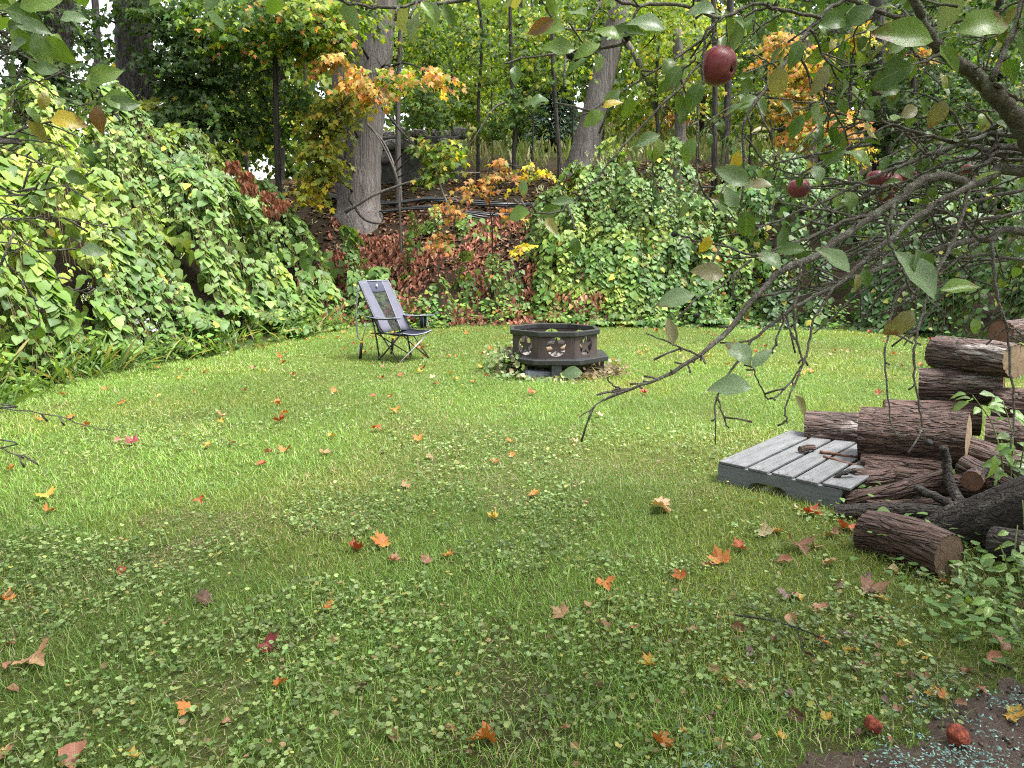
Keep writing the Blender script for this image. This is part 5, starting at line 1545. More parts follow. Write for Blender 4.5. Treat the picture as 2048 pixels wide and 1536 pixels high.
def branch_object(pts3, w0, w1, root, origin, n_spur, dens, store, wood=M_BRANCH):
    m = max(10, len(pts3) * 4)
    c = curve_pts(pts3, m)
    c[1:-1] += (R.random((m - 2, 3)) - .5) * .005
    rad = np.linspace(w0, w1, m) / 2 * (1 + .18 * (R.random(m) - .5))
    g = Geo(); g.tube(c - origin, rad, 8, True, .08)
    L = np.linalg.norm(np.diff(c, axis=0), axis=1).sum()
    tang = np.gradient(c, axis=0); tang /= np.linalg.norm(tang, axis=1)[:, None]
    # short spurs with knobbly ends
    for k in range(int(n_spur * L)):
        i = int(R.integers(2, m)); d = np.cross(tang[i], R.random(3) - .5); d /= np.linalg.norm(d) + 1e-9; d = d * .8 + tang[i] * .5
        l = R.uniform(.008, .03) if R.random() < .7 else R.uniform(.04, .09)
        e = c[i] + d * l
        g.tube(np.array([c[i], (c[i] + e) / 2 + (R.random(3) - .5) * .006, e]) - origin, [.0024, .0019, .0024], 5, True, .2)
        if l > .03 and dens > 2.5 and R.random() < .6:
            for q in range(int(R.integers(1, 3))): store.append((e, d + (R.random(3) - .5) * .8))
    o = g.build('branch', wood, root)
    for k in range(int(dens * L + R.random())):
        i = int(R.integers(m // 5, m)); d = np.cross(tang[i], R.random(3) - .5); d /= np.linalg.norm(d) + 1e-9
        store.append((c[i], d * .8 + tang[i] * .5))
    return o, c


for pts, w0, w1, o0, o1, dens in BR:
    n = len(pts)
    ys = [Yd(u) + o0 + (o1 - o0) * i / (n - 1) for i, (u, v) in enumerate(pts)]
    p3 = [P(u, v, y) for (u, v), y in zip(pts, ys)]
    if pts[0][0] > 2200: p3[0] = TRUNK + np.array([-.06, 0, max(.9, p3[1][2] - .12)]) + (R.random(3) - .5) * .03
    branch_object(p3, px2m(w0 * .8, ys[0]), px2m(w1 * .85, ys[-1]), apple, TRUNK, 18, dens * (.55 if pts[0][1] < 330 else .3), ap_leaf)

# extra thin twigs crossing in the dense part, each its own branch
for k in range(60):
    u, v = R.uniform(1720, 2060), R.uniform(250, 560)
    Y0 = Yd(u) + R.uniform(.05, .55)
    dx, dy = R.uniform(-220, -80), R.uniform(-30, 150)
    p3 = [P(u, v, Y0), P(u + dx * .5 + R.uniform(-15, 15), v + dy * .4 + R.uniform(-15, 15), Y0 + .02), P(u + dx, v + dy, Y0 + R.uniform(-.1, .1))]
    branch_object(p3, px2m(R.uniform(4, 8), Y0), px2m(2.5, Y0), apple, TRUNK, 16, 2.2, ap_leaf)
for k in range(40):
    u, v = R.uniform(1480, 2080), R.uniform(-40, 300)
    Y0 = Yd(u) + R.uniform(.1, .9)
    dx, dy = R.uniform(-170, -40), R.uniform(-60, 120)
    p3 = [P(u, v, Y0), P(u + dx * .5 + R.uniform(-15, 15), v + dy * .3, Y0 + .02), P(u + dx, v + dy, Y0 + R.uniform(-.1, .1))]
    branch_object(p3, px2m(R.uniform(4, 7), Y0), px2m(2.5, Y0), apple, TRUNK, 14, 13, ap_leaf)

LEAFSHAPES = [strip_leaf(.26, APPLE_PROF, 8, .35, .5, .3, .10), strip_leaf(.30, APPLE_PROF, 8, .25, .9, -.4, .14), strip_leaf(.23, APPLE_PROF, 8, .55, .2, .6, .08), strip_leaf(.28, APPLE_PROF, 8, .15, 1.3, .1, .2)]


def make_leaves(store, root, n_single, size=(.032, .064), pal=PAL_APPLE, shapes=None):
    pos = np.array([s[0] for s in store]); tip = np.array([s[1] for s in store]); n = len(pos)
    tip = tip / np.linalg.norm(tip, axis=1)[:, None] * .8 + np.column_stack([(R.random((n, 2)) - .5) * 1.1, -.15 * np.ones(n) - .45 * R.random(n)])
    nm = np.column_stack([(R.random(n) - .5) * 1.4, (R.random(n) - .75) * 1.4, .3 + R.random(n)])
    pos = pos + tip / np.linalg.norm(tip, axis=1)[:, None] * .012
    Mx = frames(tip, nm); sz = R.uniform(*size, n); cols = pick(pal, n)
    near = split_near(pos, sz, n_single)
    shapes = shapes or LEAFSHAPES
    sh = R.integers(0, len(shapes), n)
    for j, T in enumerate(shapes):
        k = near & (sh == j)
        if k.any(): leaf_objects('leaf', T, pos[k], Mx[k], sz[k], cols[k], M_NEARLEAF, root, 12)
        k = (~near) & (sh == j)
        if k.any():
            o = leaf_cloud('foliage', T, pos[k] - np.array(root.location), Mx[k], sz[k], cols[k], M_LEAF, root, 'stuff')


# leaves that stand out in the photograph: u, v of the stem end, length px, direction in the picture (deg, 0 right, 90 up), colour, depth offset
PALE, GRN, LIME, REDG, YELS, BRN = (.17, .25, .13), (.08, .15, .03), (.15, .245, .04), (.22, .20, .10), (.50, .37, .035), (.20, .10, .05)
HAND = [(1866, 82, 125, 168, LIME, -.25), (1915, 66, 110, 22, LIME, -.28), (1880, 90, 70, -60, LIME, -.2), (1830, 130, 95, 195, GRN, -.2), (1800, 180, 60, 175, GRN, -.1), (1750, 15, 75, 205, GRN, -.2), (2040, 60, 90, -80, GRN, -.2),
        (1500, 732, 85, 118, PALE, -.1), (1505, 735, 60, 48, PALE, -.12), (1503, 775, 100, 175, PALE, -.15), (1590, 790, 60, -62, REDG, -.1), (1828, 620, 85, 232, REDG, -.2), (1868, 598, 130, 122, PALE, -.25), (1832, 500, 95, -60, GRN, -.2), (1880, 580, 90, 5, LIME, -.2),
        (1165, 745, 50, 175, PALE, -.2), (1390, 590, 85, 188, PALE, -.1), (1450, 552, 75, 165, REDG, -.05), (1345, 690, 60, 95, REDG, -.1), (1560, 540, 70, 120, PALE, -.05), (1700, 545, 90, 140, PALE, -.15), (1712, 548, 40, -70, REDG, -.15),
        (1478, 300, 62, 250, YELS, -.05), (1420, 470, 45, 250, YELS, 0), (1500, 370, 80, 150, PALE, -.1), (1545, 372, 60, 170, REDG, -.1), (1482, 415, 70, 160, GRN, -.1), (1490, 420, 70, -80, GRN, -.1), (1470, 425, 60, 110, PALE, -.1),
        (1402, 165, 62, 245, GRN, -.02), (1452, 20, 60, -78, LIME, .05), (1430, 25, 70, 150, PALE, -.1), (1360, 130, 60, 240, GRN, -.05), (1330, 60, 80, 160, PALE, -.05), (1290, 70, 80, 170, GRN, 0), (1240, 80, 60, 140, LIME, 0), (1200, 90, 60, 200, LIME, -.05), (1150, 100, 70, 170, LIME, -.05), (1110, 40, 60, 200, BRN, -.1), (1130, 60, 70, 160, LIME, -.1), (1240, 180, 45, 220, PALE, 0), (1260, 190, 50, -90, LIME, 0),
        (1320, 270, 60, 200, PALE, 0), (1210, 225, 55, 200, LIME, -.05), (1205, 215, 45, 20, YELS, -.05), (1050, 360, 40, 260, PALE, 0), (1150, 405, 50, 175, PALE, 0), (1060, 425, 60, 180, LIME, -.05),
        (842, 3, 45, -50, LIME, -.3), (868, 4, 55, -95, PALE, -.3), (888, 5, 50, -70, GRN, -.3), (1640, 365, 50, 100, PALE, -.1), (1610, 500, 60, 175, GRN, 0), (1740, 330, 60, 140, LIME, 0), (1690, 300, 55, 210, GRN, 0), (1560, 130, 70, 270, REDG, -.15), (1600, 80, 60, 250, GRN, -.15), (1640, 50, 70, 20, GRN, -.1), (1655, 130, 70, 240, REDG, -.1), (1740, 245, 45, 100, GRN, -.1), (1800, 235, 55, 30, REDG, 0), (1890, 200, 60, 250, REDG, 0),
        (1990, 910, 55, 250, LIME, -.6)]
hp_, ht_, hn_, hs_, hc_ = [], [], [], [], []
for u, v, ln, an, col, off in HAND:
    Y0 = Yd(u) + off * .6; a = math.radians(an)
    hp_.append(P(u, v, Y0)); hs_.append(px2m(ln, Y0) * .95)
    ht_.append((math.cos(a), R.uniform(-.25, .25), math.sin(a))); hn_.append((R.uniform(-.5, .5), -1.0, R.uniform(.2, .9))); hc_.append(col)
hc_ = np.array(hc_); hp_ = np.array(hp_); hs_ = np.array(hs_); HM = frames(np.array(ht_), np.array(hn_))
for j, T in enumerate(LEAFSHAPES):
    k = np.arange(len(hp_)) % 4 == j
    leaf_objects('leaf', T, hp_[k], HM[k], hs_[k], hc_[k], M_NEARLEAF, apple, 20)
make_leaves(ap_leaf, apple, 300 - len(HAND))

# the part of the crown above and beside the camera, out of the picture, which shades the near right of the lawn
crown = []
for k in range(3000):
    q = np.array([R.uniform(-2.6, 4.2), R.uniform(-1.2, 3.6), R.uniform(2.15, 3.6)])
    if q[0] < .6 and R.random() < .35: continue
    u, v, dd = project(q)
    if dd[0] > .2 and -60 < u[0] < 2110 and v[0] > -60: continue
    for j in range(5): crown.append((q + (R.random(3) - .5) * .3, R.random(3) - .5))
make_leaves(crown, apple, 0, (.075, .105), shapes=[T_CARD])
for k in range(16):
    e = np.array([R.uniform(.6, 3.9), R.uniform(.3, 3.4), R.uniform(2.3, 3.2)])
    s = TRUNK + np.array([0, 0, R.uniform(1.7, 2.5)])
    u, v, dd = project(e)
    if -60 < u[0] < 2110 and v[0] > -60: continue
    branch_object([s, (s + e) / 2 + np.array([0, 0, .15]), e], .05, .01, apple, TRUNK, 4, 0, [])


# ------------------------------------------------------------------ second apple tree, twigs at the left edge
TR2 = np.array([-2.35, 1.6, 0.0])
apple2 = empty('apple_tree', tuple(TR2))
tag(apple2, 'apple twigs with pale green leaves entering from the left edge', 'tree')
Geo().tube(curve_pts([(0, 0, -.05), (-.03, .02, .7), (.04, 0, 1.4), (0, .05, 2.3)], 14), np.linspace(.11, .06, 14), 12, True, .06).build('trunk', M_BRANCH, apple2)
BL = [([(-60, 60), (0, 92), (68, 120), (137, 154), (191, 178), (205, 195)], 8, 4, 9), ([(-60, 90), (0, 116), (68, 161), (137, 202), (191, 222), (232, 224)], 7, 3, 9), ([(-60, 285), (0, 277), (34, 263), (96, 244), (167, 241)], 13, 4, 3),
      ([(0, 277), (85, 284), (143, 294)], 6, 3, 4), ([(-50, 270), (0, 294), (68, 318), (116, 335)], 6, 3, 5), ([(-50, 390), (14, 383), (68, 381), (137, 369), (171, 352)], 6, 3, 8), ([(-50, 436), (0, 436), (120, 437), (205, 451), (256, 458)], 5, 3, 8),
      ([(-50, 400), (0, 441), (41, 478), (96, 525), (130, 570), (190, 590)], 5, 3, 6), ([(-50, 805), (0, 815), (100, 830), (170, 850), (225, 863)], 6, 2.5, 0), ([(-60, 870), (0, 897), (50, 913), (77, 931)], 6, 4, 0),
      ([(-50, 20), (0, 30), (50, 45), (90, 90)], 7, 3, 16), ([(-50, 150), (20, 190), (60, 240)], 6, 3, 14), ([(-60, 480), (10, 520), (70, 600), (80, 650)], 5, 3, 9), ([(-50, -20), (60, 0), (130, 30)], 6, 3, 14)]
l2 = []
for pts, w0, w1, dens in BL:
    Y0 = R.uniform(1.35, 1.6)
    p3 = [P(u, v, Y0 + .02 * i) for i, (u, v) in enumerate(pts)]
    if pts[0][0] < -20: p3 = [TR2 + np.array([.05, 0, min(2.2, max(.8, p3[0][2] + .05))])] + p3
    branch_object(p3, px2m(w0 * .6, Y0), px2m(w1 * .7, Y0), apple2, TR2, 6 if dens else 3, dens * .26, l2)
l2 = [s for s in l2 if project(s[0])[0][0] > -60]
HL = [(30, 50, 55, 5, PALE), (20, 60, 50, -40, LIME), (70, 65, 60, -75, PALE), (55, 80, 45, 200, PALE), (85, 75, 60, -40, LIME), (120, 40, 45, 20, PALE), (180, 165, 60, 30, LIME), (205, 195, 60, -5, LIME), (215, 215, 55, 20, GRN), (190, 185, 45, 100, LIME), (60, 115, 30, -85, PALE), (100, 240, 60, 5, YELS), (195, 210, 50, -90, BRN), (70, 140, 40, 10, PALE), (40, 15, 70, 20, LIME), (10, 20, 60, -10, GRN), (130, 350, 40, -10, GRN), (160, 500, 45, 5, PALE)]
hp_ = np.array([P(u, v, 1.42) for u, v, *_ in HL]); hs_ = np.array([px2m(l, 1.42) * 1.1 for _, _, l, _, _ in HL])
HM = frames(np.array([(math.cos(math.radians(a)), R.uniform(-.2, .2), math.sin(math.radians(a))) for _, _, _, a, _ in HL]), np.array([(R.uniform(-.4, .4), -1, R.uniform(.2, .9)) for _ in HL]))
leaf_objects('leaf', LEAFSHAPES[1], hp_, HM, hs_, np.array([h[4] for h in HL]), M_NEARLEAF, apple2, 20)
make_leaves(l2, apple2, 150, (.03, .058))

# ------------------------------------------------------------------ apples
_m = NT('apple_skin', .38, .45)
_n = _m.noise(_m.coord('Object', (1, 1, .25)), 60, 4); _n2 = _m.noise(_m.coord(), 14, 4); _n3 = _m.noise(_m.coord(), 420, 1)
_c = _m.mix(_m.ramp(_n, [(.35, (.26, .022, .035)), (.55, (.36, .055, .06)), (.72, (.46, .16, .10))]), (.17, .03, .06), 'MIX') if False else _m.ramp(_n, [(.32, (.15, .012, .024)), (.52, (.235, .026, .040)), (.72, (.36, .11, .09))])
_c = _m.mix(_m.ramp(_n2, [(.40, (0, 0, 0)), (.72, (.75, .75, .75))]), _c, (.20, .075, .10))
_c = _m.mix(_m.ramp(_n3, [(.70, (0, 0, 0)), (.76, (.5, .5, .5))]), _c, (.30, .2, .17))
_m.color(_c); _m.bump(_n2, .12, .004)
M_APPLE = _m.m


def apple_fruit(name, loc, r, label, tilt, mat=M_APPLE, wr=0.0, stem=True, group=None):
    V, F = [], []
    n, m = 28, 20
    root = empty(name, tuple(loc)); root.rotation_euler = tilt
    ph = R.random() * 6
    for i in range(m + 1):
        t = math.pi * i / m
        rr = math.sin(t) * (1 + .10 * math.cos(t)) * r
        z = math.cos(t) * r * .92 - (.30 * r * math.exp(-(t / .34) ** 2)) + (.22 * r * math.exp(-((math.pi - t) / .30) ** 2))
        for k in range(n):
            a = 2 * math.pi * k / n
            w = 1 + .025 * math.cos(5 * a + ph) * (1 - math.cos(t)) * .5 + .02 * math.sin(2 * a + ph) + wr * (R.random() - .5) * .4 + (wr * 2.2 * (float(fbm(np.array([math.cos(a) * math.sin(t) * 1.6 + ph + 9]), np.array([math.sin(a) * math.sin(t) * 1.6 + math.cos(t) * 1.6 + 9]), 3)[0]) - .5) if wr else 0)
            V.append((rr * w * math.cos(a), rr * w * math.sin(a), z))
    for i in range(m):
        for k in range(n):
            F.append((i * n + k, (i + 1) * n + k, (i + 1) * n + (k + 1) % n, i * n + (k + 1) % n))
    Geo().add(V, F).build('flesh', mat, root)
    if stem: Geo().tube([(0, 0, r * .58), (.002, 0, r * .95), (.004, 0, r * 1.25)], [.0016, .0014, .0018], 6).build('stalk', M_BRANCH, root)
    Geo().tube([(0, 0, -r * .80), (0, 0, -r * .72)], [.006, .003], 7, True, .3).build('calyx', M_LOGDARK, root)
    tag(root, label, 'apple', group)
    return root


ya = Yd(1438) + .03
apple_fruit('apple', P(1438, 132, ya), px2m(36, ya), 'large dusky red apple hanging alone near the top', Vector((-.72, .62, .30)).to_track_quat('Z', 'Y').to_euler())
ya = Yd(1597) + .25
apple_fruit('apple', P(1597, 377, ya), px2m(21, ya), 'pinkish red apple with a pale leaf across it', (.15, -.2, 0))
for u, v, rp, lab in [(1752, 357, 18, 'red apple at the left of the cluster behind the twigs'), (1782, 366, 20, 'round red apple in the middle of the cluster behind the twigs'), (1768, 388, 18, 'low shaded apple under the cluster behind the twigs'), (1816, 350, 15, 'small red apple at the right end of the cluster'), (1938, 342, 15, 'red apple mostly hidden behind the junction of two branches')]:
    ya = Yd(u) + .3
    apple_fruit('apple', P(u, v, ya), px2m(rp, ya), lab, (R.uniform(-.4, .4), R.uniform(-.4, .4), 0))
for u, v, rp, lab in [(1349, 468, 7, 'shrivelled black fruit at a twig tip before the thicket'), (1393, 632, 7, 'shrivelled black fruit on a low twig beside the fire pit'), (1857, 885, 8, 'shrivelled black fruit at the end of a hanging twig'), (1253, 72, 8, 'black withered fruit on the upper twig before the leaning trunk'), (1140, 110, 8, 'black withered fruit on the long top twig')]:
    apple_fruit('withered_fruit', P(u, v, Yd(u) + .03), px2m(rp, Yd(u)), lab, (R.uniform(-1, 1), R.uniform(-1, 1), 0), plain('withered_skin', (.02, .017, .022), .6, .4, .4, 60, .5), .2, False)
_m = NT('rotten_apple_skin', .75, .25)
_n = _m.noise(_m.coord(), 55, 6, .7)
_m.color(_m.ramp(_n, [(.32, (.03, .014, .010)), (.46, (.14, .03, .018)), (.58, (.26, .06, .03)), (.74, (.34, .20, .13))])); _m.bump(_n, .9, .01)
for u, v, rp, lab in [(1745, 1450, 15, 'pecked rotten orange apple at the edge of the bare soil'), (1915, 1473, 18, 'rotten red apple lying on the teal specked soil')]:
    q = G(u, v + 8, .03)
    apple_fruit('rotten_apple', (q[0], q[1], .045), px2m(rp, 2.5) , lab, (.7, .4, R.random() * 6), _m.m, .16, False)

# ------------------------------------------------------------------ fallen leaves, each its own thing
_mo2 = half([(0, -.02), (.06, .10), (.22, .02), (.34, -.04), (.31, .10), (.42, .13), (.56, .20), (.42, .29), (.50, .40), (.64, .57), (.46, .53), (.40, .66), (.27, .58), (.19, .50), (.21, .66), (.25, .78), (.13, .77), (.08, .90), (0, 1.04)])


def maple_mesh(seed):
    rr = np.random.default_rng(seed)
    o = np.array(_mo2); n = len(o); c = np.array([0, .30])
    mid = c + (o - c) * .5
    v2 = np.vstack([[c], mid, o])
    bend, fold_, tw = rr.uniform(-1.1, 1.3), rr.uniform(.1, 1.2), rr.uniform(-1.1, 1.1)
    z = bend * (v2[:, 1] - .3) ** 2 + fold_ * np.abs(v2[:, 0]) ** 1.5 + tw * v2[:, 0] * (v2[:, 1] - .3) + .08 * np.sin(v2[:, 0] * 11 + seed) * np.cos(v2[:, 1] * 9)
    V = np.column_stack([v2[:, 0], v2[:, 1] - .3, z - z.min() * .5])
    k = np.arange(n); k2 = (k + 1) % n
    F = [np.column_stack([np.zeros(n, int), 1 + k, 1 + k2]), np.column_stack([1 + k, 1 + n + k, 1 + n + k2, 1 + k2])]
    # the leaf stalk
    sv = np.array([[-.008, -.32, 0], [.008, -.32, 0], [.03, -.75, .06], [.015, -.75, .06]]); V = np.vstack([V, sv])
    F[1] = np.vstack([F[1], [[2 * n + 1, 2 * n + 2, 2 * n + 3, 2 * n + 4]]])
    return V, F


def oval_mesh(seed):
    rr = np.random.default_rng(seed)
    V, F, UV = strip_leaf(rr.uniform(.24, .36), APPLE_PROF, 7, rr.uniform(.2, 1.1), rr.uniform(-1.2, 1.6), rr.uniform(-.8, .8), .25)
    V = V - np.array([0, .5, 0]); return V, [F]


FC = {'orange': (.40, .115, .025), 'red': (.29, .045, .022), 'crimson': (.18, .022, .03), 'yellow': (.42, .28, .04), 'tan': (.33, .19, .105), 'brown': (.17, .075, .045), 'dark brown': (.085, .04, .028), 'pinkish': (.31, .13, .095), 'pale': (.40, .33, .20), 'purple grey': (.16, .10, .10), 'green': (.34, .40, .16)}
_cache = {}


def fallen_mesh(kind, colour, var):
    key = (kind, colour, var)
    if key not in _cache:
        V, F = (maple_mesh if kind == 'maple' else oval_mesh)(var + 10)
        c = np.array(FC[colour]); rr = np.random.default_rng(var)
        alt = np.array(FC[{'orange': 'yellow', 'red': 'orange', 'tan': 'brown', 'yellow': 'orange', 'brown': 'tan', 'pinkish': 'tan'}.get(colour, colour)])
        w = (rr.random() * .5 * (.5 + .5 * np.sin(V[:, 0] * 5 + V[:, 1] * 4 + var)))[:, None]
        me = np_mesh('fallen_leaf', V, F, (c * (1 - w) + alt * w) * (.8 + .2 * rr.random()), V[:, :2]); me.materials.append(M_FALLEN)
        _cache[key] = me
    return _cache[key]


NF = [0]


def fallen(u, v, px, kind, colour, label, group=None, xy=None):
    q = G(u, v) if xy is None else np.array([*xy, 0])
    dist = math.hypot(q[1] * _cp + CAM_H * _sp, 0)
    dep = project(q[None])[2][0]
    NF[0] += 1
    o = link('fallen_leaf', fallen_mesh(kind, colour, NF[0] % 9), None)
    s = px * .9 * dep / FPX if px else R.uniform(.055, .09)
    lift = .016 if q[1] < 5 else .026
    o.location = (q[0], q[1], H1(q[0], q[1]) + lift); o.scale = (s, s, s)
    o.rotation_euler = (R.uniform(-.5, .25) + .15, R.uniform(-.45, .45), R.uniform(0, 6.28))
    tag(o, label, 'leaf', group)


